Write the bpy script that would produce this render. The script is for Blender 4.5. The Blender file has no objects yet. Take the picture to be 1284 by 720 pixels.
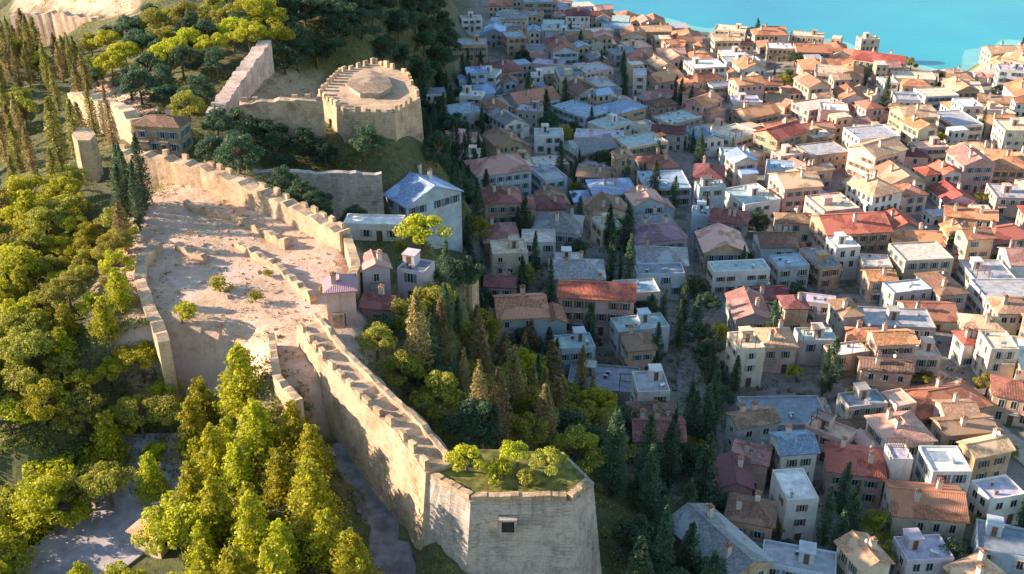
import bpy, math, random
import numpy as np
from mathutils import Vector, Matrix
R = math.radians
rnd = random.Random(7)
scene = bpy.context.scene
col = scene.collection

# ------------------------------------------------------------------ camera, world, sun, exposure
CAM_H, PITCH, FPX = 150.0, R(28), 1377.0
cam = bpy.data.cameras.new('camera'); cam_o = bpy.data.objects.new('camera', cam); col.objects.link(cam_o)
cam_o.location = (0, 0, CAM_H); cam_o.rotation_euler = (R(90) - PITCH, 0, 0)
cam.sensor_width = 36; cam.lens = 36 * FPX / 1284; cam.clip_start = 1; cam.clip_end = 20000
scene.camera = cam_o

SUN_EL, SUN_AZ = R(20), R(-84)          # azimuth measured from +y towards +x: the sun stands left, slightly ahead
S = Vector((math.sin(SUN_AZ) * math.cos(SUN_EL), math.cos(SUN_AZ) * math.cos(SUN_EL), math.sin(SUN_EL)))
world = bpy.data.worlds.new('World'); scene.world = world; world.use_nodes = True
wn = world.node_tree; wn.nodes.clear()
sky = wn.nodes.new('ShaderNodeTexSky'); sky.sky_type = 'NISHITA'; sky.sun_disc = False
sky.sun_elevation = SUN_EL; sky.sun_rotation = SUN_AZ; sky.air_density = 1.3; sky.dust_density = 0.4; sky.ozone_density = 1.6
bg = wn.nodes.new('ShaderNodeBackground'); bg.inputs['Strength'].default_value = 0.108
wo = wn.nodes.new('ShaderNodeOutputWorld')
wn.links.new(sky.outputs[0], bg.inputs[0]); wn.links.new(bg.outputs[0], wo.inputs[0])
sun = bpy.data.lights.new('sun', 'SUN'); sun.energy = 5.0; sun.angle = R(0.6); sun.color = (1.0, 0.745, 0.545)
sun_o = bpy.data.objects.new('sun', sun); col.objects.link(sun_o)
sun_o.rotation_euler = S.to_track_quat('Z', 'Y').to_euler()
scene.view_settings.view_transform = 'Standard'; scene.view_settings.look = 'None'
scene.view_settings.exposure = 1.38; scene.view_settings.gamma = 1
scene.cycles.max_bounces = 5; scene.cycles.diffuse_bounces = 3; scene.cycles.transparent_max_bounces = 6
scene.cycles.use_denoising = True; scene.render.filter_size = 1.7

# ------------------------------------------------------------------ helpers
def W(px, py, z):
    u = (px - 642) / FPX; v = (360 - py) / FPX
    dy = math.cos(PITCH) + v * math.sin(PITCH); dz = -math.sin(PITCH) + v * math.cos(PITCH)
    t = (z - CAM_H) / dz
    return (u * t, dy * t)
def proj(x, y, z):
    zz = z - CAM_H
    depth = y * math.cos(PITCH) - zz * math.sin(PITCH)
    if depth < 1: return (-9999, -9999, 1)
    up = y * math.sin(PITCH) + zz * math.cos(PITCH)
    return (642 + FPX * x / depth, 360 - FPX * up / depth, depth)
def inpoly(x, y, P):
    c = False; n = len(P); j = n - 1
    for i in range(n):
        xi, yi = P[i]; xj, yj = P[j]
        if (yi > y) != (yj > y) and x < (xj - xi) * (y - yi) / (yj - yi) + xi: c = not c
        j = i
    return c
def sm(t): t = min(1, max(0, t)); return t * t * (3 - 2 * t)
def segd(x, y, a, b):
    dx, dy = b[0]-a[0], b[1]-a[1]; L = dx*dx+dy*dy
    t = max(0, min(1, ((x-a[0])*dx + (y-a[1])*dy) / L)) if L else 0
    qx, qy = a[0]+dx*t, a[1]+dy*t
    return math.hypot(x-qx, y-qy), t, dx*(y-a[1]) - dy*(x-a[0])
def polyd(x, y, P):                      # signed distance, negative inside
    d = min(segd(x, y, P[i], P[(i+1) % len(P)])[0] for i in range(len(P)))
    return -d if inpoly(x, y, P) else d
def n2(x, y): return (math.sin(x*0.071+1.3)*math.cos(y*0.083+0.4) + 0.5*math.sin(x*0.17+y*0.13) + 0.3*math.sin(x*0.41-y*0.37+2))

class MB:
    """collects faces; build() links them as one mesh object with uv in metres"""
    def __init__(s): s.v = []; s.f = []; s.m = []
    def add(s, vs, fs, m=0):
        o = len(s.v); s.v += [tuple(p) for p in vs]
        for f in fs: s.f.append(tuple(i+o for i in f)); s.m.append(m)
    def poly(s, vs, m=0): s.add(vs, [tuple(range(len(vs)))], m)
    def box(s, x0, x1, y0, y1, z0, z1, m=0, M=None):
        vs = [Vector((x, y, z)) for z in (z0, z1) for x, y in ((x0,y0),(x1,y0),(x1,y1),(x0,y1))]
        if M is not None: vs = [M @ p for p in vs]
        s.add(vs, [(0,3,2,1),(4,5,6,7),(0,1,5,4),(1,2,6,5),(2,3,7,6),(3,0,4,7)], m)
    def prism(s, P, z0, z1, m=0, base=None):
        n = len(P); B = base or P
        f0 = (lambda p: p) if not callable(z0) else None
        vs = [(p[0], p[1], z0(p) if callable(z0) else z0) for p in B] + [(p[0], p[1], z1(p) if callable(z1) else z1) for p in P]
        s.add(vs, [tuple(reversed(range(n))), tuple(range(n, 2*n))] + [(i, (i+1) % n, n+(i+1) % n, n+i) for i in range(n)], m)
    def tube(s, pts, radii, n=7, m=0):
        rings = []
        for k, (p, r) in enumerate(zip(pts, radii)):
            p = Vector(p)
            d = (Vector(pts[min(k+1, len(pts)-1)]) - Vector(pts[max(k-1, 0)])).normalized()
            a = d.orthogonal().normalized(); b = d.cross(a)
            rings.append([p + (a*math.cos(2*math.pi*i/n) + b*math.sin(2*math.pi*i/n))*r for i in range(n)])
        vs = [q for rg in rings for q in rg]; fs = []
        for k in range(len(rings)-1):
            for i in range(n): fs.append((k*n+i, k*n+(i+1) % n, (k+1)*n+(i+1) % n, (k+1)*n+i))
        fs.append(tuple(reversed(range(n)))); fs.append(tuple(range((len(rings)-1)*n, len(rings)*n)))
        s.add(vs, fs, m)
    def mesh(s, name, mats, uv=True, smooth=False):
        me = bpy.data.meshes.new(name); me.from_pydata(s.v, [], s.f)
        for m in (mats if isinstance(mats, (list, tuple)) else [mats]): me.materials.append(m)
        me.polygons.foreach_set('material_index', s.m)
        if smooth: me.polygons.foreach_set('use_smooth', [True]*len(s.f))
        if uv:
            ul = me.uv_layers.new(name='uv'); dat = []
            for p in me.polygons:
                n = p.normal
                if abs(n.z) > 0.985: u = Vector((1,0,0)); v = Vector((0,1,0))
                else:
                    u = Vector((-n.y, n.x, 0)).normalized(); v = n.cross(u)
                for vi in p.vertices:
                    c = me.vertices[vi].co; dat += [c.dot(u), c.dot(v)]
            ul.data.foreach_set('uv', dat)
        me.update()
        return me
    def build(s, name, mats, parent=None, uv=True, smooth=False):
        return link(s.mesh(name, mats, uv, smooth), name, parent)
def link(me, name, parent=None):
    o = bpy.data.objects.new(name, me); col.objects.link(o)
    if parent is not None: o.parent = parent
    return o
def tag(o, label=None, cat=None, group=None, kind=None):
    if label: o['label'] = label
    if cat: o['category'] = cat
    if group: o['group'] = group
    if kind: o['kind'] = kind
    return o
def empty(name, loc, rz=0):
    o = bpy.data.objects.new(name, None); col.objects.link(o); o.location = loc; o.rotation_euler = (0, 0, rz)
    o.empty_display_size = 0.5
    return o

# ------------------------------------------------------------------ materials
class NT:
    def __init__(s, name):
        s.mat = bpy.data.materials.new(name); s.mat.use_nodes = True; s.t = s.mat.node_tree
        s.bsdf = s.t.nodes['Principled BSDF']
    def n(s, typ, **kw):
        nd = s.t.nodes.new(typ)
        for k, v in kw.items():
            if k in nd.inputs.keys(): nd.inputs[k].default_value = v
            else: setattr(nd, k, v)
        return nd
    def l(s, a, b): s.t.links.new(a, b)
    def ramp(s, src, stops):
        r = s.n('ShaderNodeValToRGB'); s.l(src, r.inputs[0]); e = r.color_ramp.elements
        while len(e) < len(stops): e.new(0.5)
        for k, (p, c) in enumerate(stops): e[k].position = p; e[k].color = (*c, 1) if len(c) == 3 else c
        return r.outputs[0]
    def mix(s, a, b, f, mode='MIX'):
        m = s.n('ShaderNodeMix', data_type='RGBA', blend_type=mode)
        for inp, v in ((m.inputs[6], a), (m.inputs[7], b), (m.inputs[0], f)):
            if hasattr(v, 'default_value') or hasattr(v, 'is_linked'): s.l(v, inp)
            elif isinstance(v, (int, float)): inp.default_value = v
            else: inp.default_value = (*v, 1)
        return m.outputs[2]
    def noise(s, scale, vec=None, detail=5, rough=0.6):
        nz = s.n('ShaderNodeTexNoise', Scale=scale, Detail=detail, Roughness=rough)
        if vec is not None: s.l(vec, nz.inputs['Vector'])
        return nz.outputs['Fac']
    def bump(s, h, strength, dist):
        b = s.n('ShaderNodeBump', Strength=strength, Distance=dist); s.l(h, b.inputs['Height']); s.l(b.outputs[0], s.bsdf.inputs['Normal'])
def _vary(t, a, lo, hi):
    oi = t.n('ShaderNodeObjectInfo'); hs = t.n('ShaderNodeHueSaturation'); t.l(a, hs.inputs['Color'])
    for nm, l0, l1 in (('Value', lo, hi), ('Hue', .49, .51)):
        mr = t.n('ShaderNodeMapRange'); mr.inputs['To Min'].default_value = l0; mr.inputs['To Max'].default_value = l1; t.l(oi.outputs['Random'], mr.inputs[0]); t.l(mr.outputs[0], hs.inputs[nm])
    return hs.outputs[0]
NT.vary = _vary
def scale3(c, k): return tuple(min(1, x*k) for x in c)

_cache = {}
def plaster(c):
    key = ('pl', c)
    if key in _cache: return _cache[key]
    t = NT('plaster'); geo = t.n('ShaderNodeNewGeometry'); oi = t.n('ShaderNodeObjectInfo')
    n1 = t.noise(0.35, geo.outputs['Position'], 6, 0.7); n3 = t.noise(4.0, geo.outputs['Position'], 4)
    mp = t.n('ShaderNodeMapping'); mp.inputs['Scale'].default_value = (2.2, 2.2, 0.18); t.l(geo.outputs['Position'], mp.inputs[0])
    st = t.noise(1.0, mp.outputs[0], 5, 0.7)
    a = t.mix(scale3(c, 1.08), scale3((c[0], c[1]*0.94, c[2]*0.85), 0.72), t.ramp(n1, [(0.35, (0,0,0)), (0.7, (1,1,1))]))
    a = t.mix(a, scale3(c, 0.5), t.ramp(st, [(0.55, (0,0,0)), (0.75, (0.7,)*3)]))
    a = t.mix(a, (0.32, 0.27, 0.22), t.ramp(n3, [(0.62, (0,0,0)), (0.72, (0.5,)*3)]))
    a = t.vary(a, .78, 1.12)
    t.l(a, t.bsdf.inputs['Base Color']); t.bsdf.inputs['Roughness'].default_value = 0.9
    t.bump(n3, 0.4, 0.05)
    _cache[key] = t.mat; return t.mat
def tiles(c):
    key = ('ti', c)
    if key in _cache: return _cache[key]
    t = NT('roof_tiles'); uv = t.n('ShaderNodeUVMap', uv_map='uv'); geo = t.n('ShaderNodeNewGeometry')
    br = t.n('ShaderNodeTexBrick', Scale=1.0); br.inputs['Brick Width'].default_value = 0.28; br.inputs['Row Height'].default_value = 0.42
    br.inputs['Mortar Size'].default_value = 0.03; br.offset = 0.0; br.inputs['Mortar Smooth'].default_value = 0.5
    br.inputs['Color1'].default_value = (*scale3(c, 1.25), 1); br.inputs['Color2'].default_value = (*scale3((c[0], c[1]*0.85, c[2]*0.8), 0.72), 1)
    br.inputs['Mortar'].default_value = (*scale3(c, 0.3), 1); t.l(uv.outputs[0], br.inputs['Vector'])
    n1 = t.noise(0.5, geo.outputs['Position'], 6, 0.72); n3 = t.noise(2.2, geo.outputs['Position'], 5, 0.7)
    a = t.mix(br.outputs['Color'], scale3((c[0]*0.75, c[1]*0.9, c[2]), 0.7), t.ramp(n1, [(0.4, (0,0,0)), (0.65, (1,1,1))]))
    a = t.mix(a, scale3((c[0]+0.06, c[1]+0.07, c[2]+0.05), 1.3), t.ramp(n3, [(0.5, (0,0,0)), (0.68, (0.75,)*3)]))
    a = t.mix(a, (0.07, 0.065, 0.05), t.ramp(n3, [(0.2, (0.75,)*3), (0.4, (0,0,0))]))
    pt = t.noise(0.13, geo.outputs['Position'], 2); a = t.mix(a, scale3((c[0]*1.1+.05, c[1]*1.3+.03, c[2]*1.3+.03), 1.1), t.ramp(pt, [(0.5, (0,0,0)), (0.53, (.6,)*3)]))
    a = t.vary(a, .7, 1.25)
    t.l(a, t.bsdf.inputs['Base Color']); t.bsdf.inputs['Roughness'].default_value = 0.85
    sx = t.n('ShaderNodeSeparateXYZ'); t.l(uv.outputs[0], sx.inputs[0])
    w = t.n('ShaderNodeMath', operation='MULTIPLY'); w.inputs[1].default_value = 2*math.pi/0.28; t.l(sx.outputs[0], w.inputs[0])
    w2 = t.n('ShaderNodeMath', operation='SINE'); t.l(w.outputs[0], w2.inputs[0])
    t.bump(w2.outputs[0], 0.7, 0.05)
    _cache[key] = t.mat; return t.mat
def stone(c, c2, bw=0.7, bh=0.35, name='stone_masonry', plants=0.0):
    t = NT(name); uv = t.n('ShaderNodeUVMap', uv_map='uv'); geo = t.n('ShaderNodeNewGeometry')
    nz = t.n('ShaderNodeTexNoise', Scale=1.2, Detail=3); t.l(uv.outputs[0], nz.inputs['Vector'])
    add = t.mix(uv.outputs[0], nz.outputs['Color'], 0.12)
    br = t.n('ShaderNodeTexBrick', Scale=1.0); br.inputs['Brick Width'].default_value = bw; br.inputs['Row Height'].default_value = bh
    br.inputs['Mortar Size'].default_value = 0.025; br.inputs['Mortar Smooth'].default_value = 0.6
    br.inputs['Color1'].default_value = (*c, 1); br.inputs['Color2'].default_value = (*c2, 1); br.inputs['Mortar'].default_value = (*scale3(c2, 0.45), 1)
    t.l(add, br.inputs['Vector'])
    br2 = t.n('ShaderNodeTexBrick', Scale=1.0); br2.inputs['Brick Width'].default_value = bw*1.9; br2.inputs['Row Height'].default_value = bh*1.6
    br2.inputs['Mortar Size'].default_value = 0.03; br2.inputs['Mortar Smooth'].default_value = 0.6
    br2.inputs['Color1'].default_value = (*scale3(c, 1.12), 1); br2.inputs['Color2'].default_value = (*scale3(c2, .85), 1); br2.inputs['Mortar'].default_value = (*scale3(c2, 0.4), 1)
    t.l(add, br2.inputs['Vector'])
    n1 = t.noise(0.22, geo.outputs['Position'], 8, 0.72); n3 = t.noise(1.7, geo.outputs['Position'], 8, 0.75); n4 = t.noise(0.35, geo.outputs['Position'], 3)
    mp = t.n('ShaderNodeMapping'); mp.inputs['Scale'].default_value = (1.1, 1.1, 0.12); t.l(geo.outputs['Position'], mp.inputs[0]); stn = t.noise(1.0, mp.outputs[0], 6, .7)
    blk = t.mix(br.outputs['Color'], br2.outputs['Color'], t.ramp(n4, [(0.49, (0,0,0)), (0.51, (1,1,1))]))
    blk = t.mix(blk, scale3(c2, .45), t.ramp(stn, [(0.52, (0,0,0)), (0.7, (.8,)*3)]))
    a = t.mix(blk, scale3(c, 1.25), t.ramp(n1, [(0.42, (0,0,0)), (0.62, (0.8,)*3)]))
    a = t.mix(a, scale3(c2, 0.42), t.ramp(n3, [(0.3, (0.85,)*3), (0.46, (0,0,0))]))
    a = t.mix(a, (0.09, 0.10, 0.04), t.ramp(n1, [(0.30-plants*0.0, (plants,)*3), (0.42, (0,0,0))]))
    t.l(a, t.bsdf.inputs['Base Color']); t.bsdf.inputs['Roughness'].default_value = 0.95
    h = t.mix(br.outputs['Fac'], n3, 0.6); t.bump(h, 0.8, 0.12)
    return t.mat
def flat(name, c, rough=0.8, metal=0.0, var=0.25, sc=1.5):
    t = NT(name); geo = t.n('ShaderNodeNewGeometry'); n1 = t.noise(sc, geo.outputs['Position'], 5, 0.65)
    a = t.mix(scale3(c, 1+var), scale3(c, 1-var*1.4), t.ramp(n1, [(0.35, (0,0,0)), (0.65, (1,1,1))]))
    t.l(a, t.bsdf.inputs['Base Color']); t.bsdf.inputs['Roughness'].default_value = rough; t.bsdf.inputs['Metallic'].default_value = metal
    t.bump(n1, 0.3, 0.05)
    return t.mat
def foliage(name, a, b, dead=None):
    t = NT(name); geo = t.n('ShaderNodeNewGeometry'); oi = t.n('ShaderNodeObjectInfo')
    c = t.mix(a, b, geo.outputs['Random Per Island'])
    n1 = t.noise(0.9, geo.outputs['Position'], 2); c = t.mix(c, scale3(b, 0.55), t.ramp(n1, [(0.45, (0,0,0)), (0.6, (0.7,)*3)]))
    hs = t.n('ShaderNodeHueSaturation'); t.l(c, hs.inputs['Color'])
    mr = t.n('ShaderNodeMapRange'); mr.inputs['To Min'].default_value = 0.9; mr.inputs['To Max'].default_value = 1.4
    t.l(oi.outputs['Random'], mr.inputs[0]); t.l(mr.outputs[0], hs.inputs['Value'])
    mr2 = t.n('ShaderNodeMapRange'); mr2.inputs['To Min'].default_value = 0.485; mr2.inputs['To Max'].default_value = 0.515
    t.l(oi.outputs['Random'], mr2.inputs[0]); t.l(mr2.outputs[0], hs.inputs['Hue'])
    t.l(hs.outputs[0], t.bsdf.inputs['Base Color']); t.bsdf.inputs['Roughness'].default_value = 0.6
    tr = t.n('ShaderNodeBsdfTranslucent'); t.l(hs.outputs[0], tr.inputs[0])
    mx = t.n('ShaderNodeMixShader'); mx.inputs[0].default_value = 0.45
    out = t.t.nodes['Material Output']; t.l(t.bsdf.outputs[0], mx.inputs[1]); t.l(tr.outputs[0], mx.inputs[2]); t.l(mx.outputs[0], out.inputs[0])
    return t.mat

M_STONE = stone((0.50, 0.375, 0.25), (0.37, 0.265, 0.17), plants=0.6)
M_STONE_GREY = stone((0.42, 0.375, 0.33), (0.30, 0.27, 0.25), 0.9, 0.45, plants=0.5)  # grey set midway to the bastion front's shade, held in the stone colour
M_BARK = flat('bark', (0.16, 0.11, 0.075), 0.95)
M_BARK_PALE = flat('pale_bark', (0.33, 0.26, 0.18), 0.95)
M_GLASS = flat('window_glass', (0.03, 0.04, 0.05), 0.12, 0, 0.1)
M_FRAME = flat('window_frame', (0.6, 0.57, 0.5), 0.6)
M_SHUT = [flat('shutter', c, 0.7) for c in ((0.10,0.20,0.26),(0.20,0.12,0.07),(0.11,0.19,0.13),(0.45,0.42,0.38))]
M_DOOR = flat('door_wood', (0.14, 0.08, 0.045), 0.6)
M_CONC = flat('concrete_slab', (0.42, 0.39, 0.36), 0.9)
M_METAL = flat('rail_metal', (0.12, 0.12, 0.13), 0.5, 0.6)
M_TANK = flat('tank_metal', (0.55, 0.56, 0.58), 0.35, 0.7)

# ------------------------------------------------------------------ terrain
SHORE = [(-400, 760), (-120, 720), (-20, 672), (45, 606), (64, 582), (90, 560), (126, 548), (157, 532), (183, 500), (202, 479), (231, 514), (260, 540), (420, 585), (900, 640)]
def shore(x):
    if x <= SHORE[0][0]: return SHORE[0][1]
    for a, b in zip(SHORE, SHORE[1:]):
        if x <= b[0]: return a[1] + (b[1]-a[1]) * (x-a[0]) / (b[0]-a[0])
    return SHORE[-1][1]
RIDGES = [[(20,70,38),(2,100,45),(-18,128,55),(-42,158,63),(-55,190,65),(-70,222,61),(-72,260,61),(-85,310,63),(-95,350,67),(-105,420,80),(-125,520,80),(-165,680,60),(-220,860,20)],  # unseen far crest raised to throw its shade over the upper town
          [(-72,255,61),(-34,250,61)], [(-100,335,63),(-62,355,60),(-48,420,56),(-50,520,50)]]
COURT = [(-66,166),(-68,198),(-57,207),(-42,194),(-30,178),(-27,160),(-24,142),(-31,137),(-42,146),(-56,150)]
WARD = [W(425,305,59), W(470,270,59), W(520,285,59), W(560,330,59), W(545,400,59), W(485,425,59), W(432,395,59)]
ROADBED = [(*W(20,790,43.5),43.5), (*W(60,735,44),44), (*W(105,695,45),45), (*W(150,660,46),46), (*W(188,620,47.5),47.5), (*W(206,575,49.5),49.5), (*W(210,545,51),51)]
PATHBED = [(*W(512,800,46),46), (*W(500,730,48),48), (*W(486,680,49.5),49.5), (*W(470,630,51),51), (*W(452,592,53),53), (*W(425,556,55),55)]
def bed(x, y, h, B, half, marg):
    best = None
    for p, q in zip(B, B[1:]):
        d, t, _ = segd(x, y, p, q)
        if best is None or d < best[0]: best = (d, p[2]+(q[2]-p[2])*t)
    if best[0] < half+marg: h = h+(best[1]-h)*sm(1-max(0, best[0]-half)/marg)
    return h
def base(x, y):
    s = shore(x) - y
    town = 1.6 + 0.062*max(0, s) + 1.2*n2(x*0.6, y*0.6)*min(1, max(0, s)/60) if s > 0 else 1.6 + s*0.25
    town = max(town, -8)
    left = 38 + 7*n2(x*0.5, y*0.5)
    if y > 450: left *= sm((900-y)/450)
    return town + (left-town)*sm((-x-25)/80)
def T(x, y):
    b = base(x, y); best = b
    for k, rg in enumerate(RIDGES):
        for p, q in zip(rg, rg[1:]):
            d, t, side = segd(x, y, p, q)
            right = side < 0
            wid = (52 if right else 105) if k == 0 else 34
            if y < 130 and k == 0: wid = 42 if right else 60
            if d > wid: continue
            c = p[2] + (q[2]-p[2])*t
            w = sm(1 - max(0, d-5)/(wid-5))
            best = max(best, b + (c-b)*w)
    h = best + (0.9*n2(x*1.7, y*1.7) if best > b + 2 else 0)
    d = polyd(x, y, COURT) if -90 < x < 0 and 110 < y < 230 else 99
    if d < 9:
        ct = 64.0 + (y-165)*0.035 + 0.35*n2(x*3, y*3)
        h = h + (ct-h)*sm(1 - max(0, d)/9)
    if -45 < x < 0 and 120 < y < 230 and d > 0:
        dw_ = polyd(x, y, WARD)
        if dw_ < 8:
            k = sm(1-max(0, dw_)/8)*sm(d/5); h = h+(59-h)*k
    if -110 < x < -20 and 90 < y < 150: h = bed(x, y, h, ROADBED, 8.5, 8)
    if -45 < x < 5 and 80 < y < 150: h = bed(x, y, h, PATHBED, 3.2, 3)
    return h
def ray_ground(px, py, up=0.0):
    u = (px - 642)/FPX; v = (360 - py)/FPX
    dx, dy, dz = u, math.cos(PITCH)+v*math.sin(PITCH), -math.sin(PITCH)+v*math.cos(PITCH)
    t = 60.0
    while t < 1500:
        x, y, z = dx*t, dy*t, CAM_H+dz*t
        if z <= T(x, y) + up: break
        t += 1.5
    return x, y
def axis(lo, a, b, hi, fine, coarse):
    v = list(np.arange(lo, a, coarse)) + list(np.arange(a, b, fine)) + list(np.arange(b, hi+1, coarse)); return v
xs = axis(-1500, -220, 330, 1500, 3.0, 40); ys = axis(-300, 40, 680, 1500, 3.0, 40)
MOAT = [W(*p, 52) for p in ((500,735),(490,680),(470,620),(440,575),(408,535))]
tv = []; tc = []
for y in ys:
    for x in xs:
        z = T(x, y); tv.append((x, y, z))
        px, py, dp = proj(x, y, z)
        town = sm((shore(x)-y)/20) * sm((z < 34) * 1.0) * sm((x+30)/15)
        hill = 1 - town
        dc = polyd(x, y, COURT) if -90 < x < 0 and 110 < y < 230 else 99
        court = sm(1 - (dc-2)/6)
        # bare rock and beaten earth: the wedge of the upper ward and the lit ground at the top left
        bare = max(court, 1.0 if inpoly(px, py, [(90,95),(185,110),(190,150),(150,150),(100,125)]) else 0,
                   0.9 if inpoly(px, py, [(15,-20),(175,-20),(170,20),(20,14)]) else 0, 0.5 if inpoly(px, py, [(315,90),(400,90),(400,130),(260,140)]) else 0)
        beach = sm(1-abs(shore(x)-y-3)/9)
        tc.append((town, bare, beach, 1))
tf = []; nx = len(xs)
for j in range(len(ys)-1):
    for i in range(nx-1):
        k = j*nx+i; tf.append((k, k+1, k+1+nx, k+nx))
me = bpy.data.meshes.new('terrain'); me.from_pydata(tv, [], tf)
ca = me.color_attributes.new('zone', 'FLOAT_COLOR', 'POINT'); ca.data.foreach_set('color', [c for q in tc for c in q])
me.polygons.foreach_set('use_smooth', [True]*len(tf))
t = NT('ground'); geo = t.n('ShaderNodeNewGeometry'); at = t.n('ShaderNodeVertexColor', layer_name='zone'); sp = t.n('ShaderNodeSeparateColor'); t.l(at.outputs[0], sp.inputs[0])
nA = t.noise(0.12, geo.outputs['Position'], 8, 0.7); nB = t.noise(0.9, geo.outputs['Position'], 8, 0.75); nC = t.noise(0.35, geo.outputs['Position'], 6, 0.7)
hillc = t.mix((0.075, 0.10, 0.035), (0.18, 0.165, 0.07), t.ramp(nA, [(0.4, (0,0,0)), (0.65, (1,1,1))]))
hillc = t.mix(hillc, (0.05, 0.055, 0.025), t.ramp(nB, [(0.45, (0,0,0)), (0.6, (0.8,)*3)]))
townc = t.mix((0.30, 0.27, 0.24), (0.17, 0.16, 0.15), t.ramp(nC, [(0.35, (0,0,0)), (0.65, (1,1,1))]))
townc = t.mix(townc, (0.07, 0.08, 0.045), t.ramp(nA, [(0.52, (0,0,0)), (0.6, (0.8,)*3)]))
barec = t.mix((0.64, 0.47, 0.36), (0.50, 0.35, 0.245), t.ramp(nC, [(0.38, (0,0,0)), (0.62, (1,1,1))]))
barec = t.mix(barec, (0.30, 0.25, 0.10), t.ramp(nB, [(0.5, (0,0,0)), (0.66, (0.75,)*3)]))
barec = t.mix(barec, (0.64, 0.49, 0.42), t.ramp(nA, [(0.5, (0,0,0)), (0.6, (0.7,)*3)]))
c = t.mix(hillc, townc, sp.outputs[0]); c = t.mix(c, barec, sp.outputs[1]); c = t.mix(c, (0.62, 0.52, 0.40), sp.outputs[2])
t.l(c, t.bsdf.inputs['Base Color']); t.bsdf.inputs['Roughness'].default_value = 1.0; t.bump(nB, 1.0, 0.35); me.materials.append(t.mat)
tag(link(me, 'terrain'), kind='structure')

# sea
mb = MB(); mb.poly([(-3000, 380, 0), (9000, 380, 0), (9000, 12000, 0), (-3000, 12000, 0)])
t = NT('sea_water'); geo = t.n('ShaderNodeNewGeometry')
n1 = t.noise(0.006, geo.outputs['Position'], 4, 0.6); n2_ = t.noise(0.25, geo.outputs['Position'], 5, 0.65)
a = t.mix((0.012, 0.26, 0.42), (0.02, 0.37, 0.45), t.ramp(n1, [(0.35, (0,0,0)), (0.65, (1,1,1))]))
t.l(a, t.bsdf.inputs['Base Color']); t.bsdf.inputs['Roughness'].default_value = 0.28; t.bsdf.inputs['IOR'].default_value = 1.33
t.bump(n2_, 0.35, 0.5)
tag(mb.build('sea', t.mat), kind='structure')
# pale shallows along the beach, a sheet just over the sea
mb = MB(); prev = None
for x in range(-60, 420, 6):
    s = shore(x); w = 16 + 6*math.sin(x*0.09) + 5*math.sin(x*0.23+1)
    cur = ((x, s-8, 0.03), (x, s+w, 0.03))
    if prev: mb.poly([prev[0], cur[0], cur[1], prev[1]])
    prev = cur
tag(mb.build('shallow_water', flat('shallow_water', (0.16, 0.50, 0.50), 0.35, 0, 0.12, 0.05)), kind='structure')

def ribbon(name, pts, w, mat, lift=0.3):
    mb = MB(); P = []
    for a, b in zip(pts, pts[1:]):
        n = max(2, int(math.hypot(b[0]-a[0], b[1]-a[1])/2))
        P += [(a[0]+(b[0]-a[0])*i/n, a[1]+(b[1]-a[1])*i/n) for i in range(n)]
    P.append(pts[-1]); rows = []
    for i, p in enumerate(P):
        q0, q1 = P[max(0, i-3)], P[min(len(P)-1, i+3)]; dx, dy = q1[0]-q0[0], q1[1]-q0[1]; L = math.hypot(dx, dy) or 1
        nx_, ny_ = -dy/L, dx/L; z = max(T(p[0]+nx_*w*o, p[1]+ny_*w*o) for o in (-.5, 0, .5)) + lift
        rows.append([(p[0]-nx_*w/2, p[1]-ny_*w/2, z-1.5), (p[0]-nx_*w/2, p[1]-ny_*w/2, z), (p[0]+nx_*w/2, p[1]+ny_*w/2, z), (p[0]+nx_*w/2, p[1]+ny_*w/2, z-1.5)])
    for a, b in zip(rows, rows[1:]):
        for k in range(3): mb.poly([a[k], b[k], b[k+1], a[k+1]])
    return tag(mb.build(name, mat), kind='structure')
M_ASPH = flat('worn_asphalt', (0.17, 0.17, 0.19), 0.9, 0, 0.3, 0.6)
M_PAVE = flat('stone_paving', (0.44, 0.36, 0.28), 0.9, 0, 0.25, 0.8)
ribbon('path', [p[:2] for p in PATHBED], 5.5, M_ASPH)
ribbon('road', [p[:2] for p in ROADBED], 15.0, flat('pale_asphalt', (0.34, 0.33, 0.36), 0.9, 0, 0.2, 0.5))
ribbon('street', [ray_ground(*p, 0) for p in ((1140,448),(1175,475),(1212,512),(1250,548),(1300,590))], 5.5, M_PAVE, 0.25)
ribbon('street', [ray_ground(*p, 0) for p in ((1020,500),(1030,528),(1050,560),(1062,610))], 4.5, M_PAVE, 0.25)

LANES = []; M_LANE = flat('cobbled_lane', (0.20, 0.185, 0.18), 0.9, 0, 0.3, 0.8)
for pp, w_ in (([(905,690),(880,600),(862,540),(858,480),(868,420),(900,372),(1000,365),(1075,400),(1140,450)], 4.0), ([(868,420),(862,330),(868,250),(840,190),(790,120),(745,70)], 3.5),
               ([(1290,330),(1200,322),(1090,300),(1040,250),(1060,190),(1130,150),(1290,110)], 4.0), ([(1060,190),(980,150),(900,90),(880,45)], 3.2), ([(862,330),(790,330),(700,350),(660,400)], 3.2), ([(905,690),(1030,690),(1110,655),(1100,610),(1062,610)], 3.6)):
    P = [ray_ground(*p, 0) for p in pp]; LANES.append((P, w_)); ribbon('street', P, w_*.8, M_LANE, 0.2)
for pp, w_ in (([(1140,448),(1175,475),(1212,512),(1250,548),(1300,590)], 5.5), ([(1020,500),(1030,528),(1050,560),(1062,610)], 4.5)): LANES.append(([ray_ground(*p, 0) for p in pp], w_))
def lane_d(x, y): return min(segd(x, y, a, b)[0]-w_/2 for P, w_ in LANES for a, b in zip(P, P[1:]))
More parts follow.
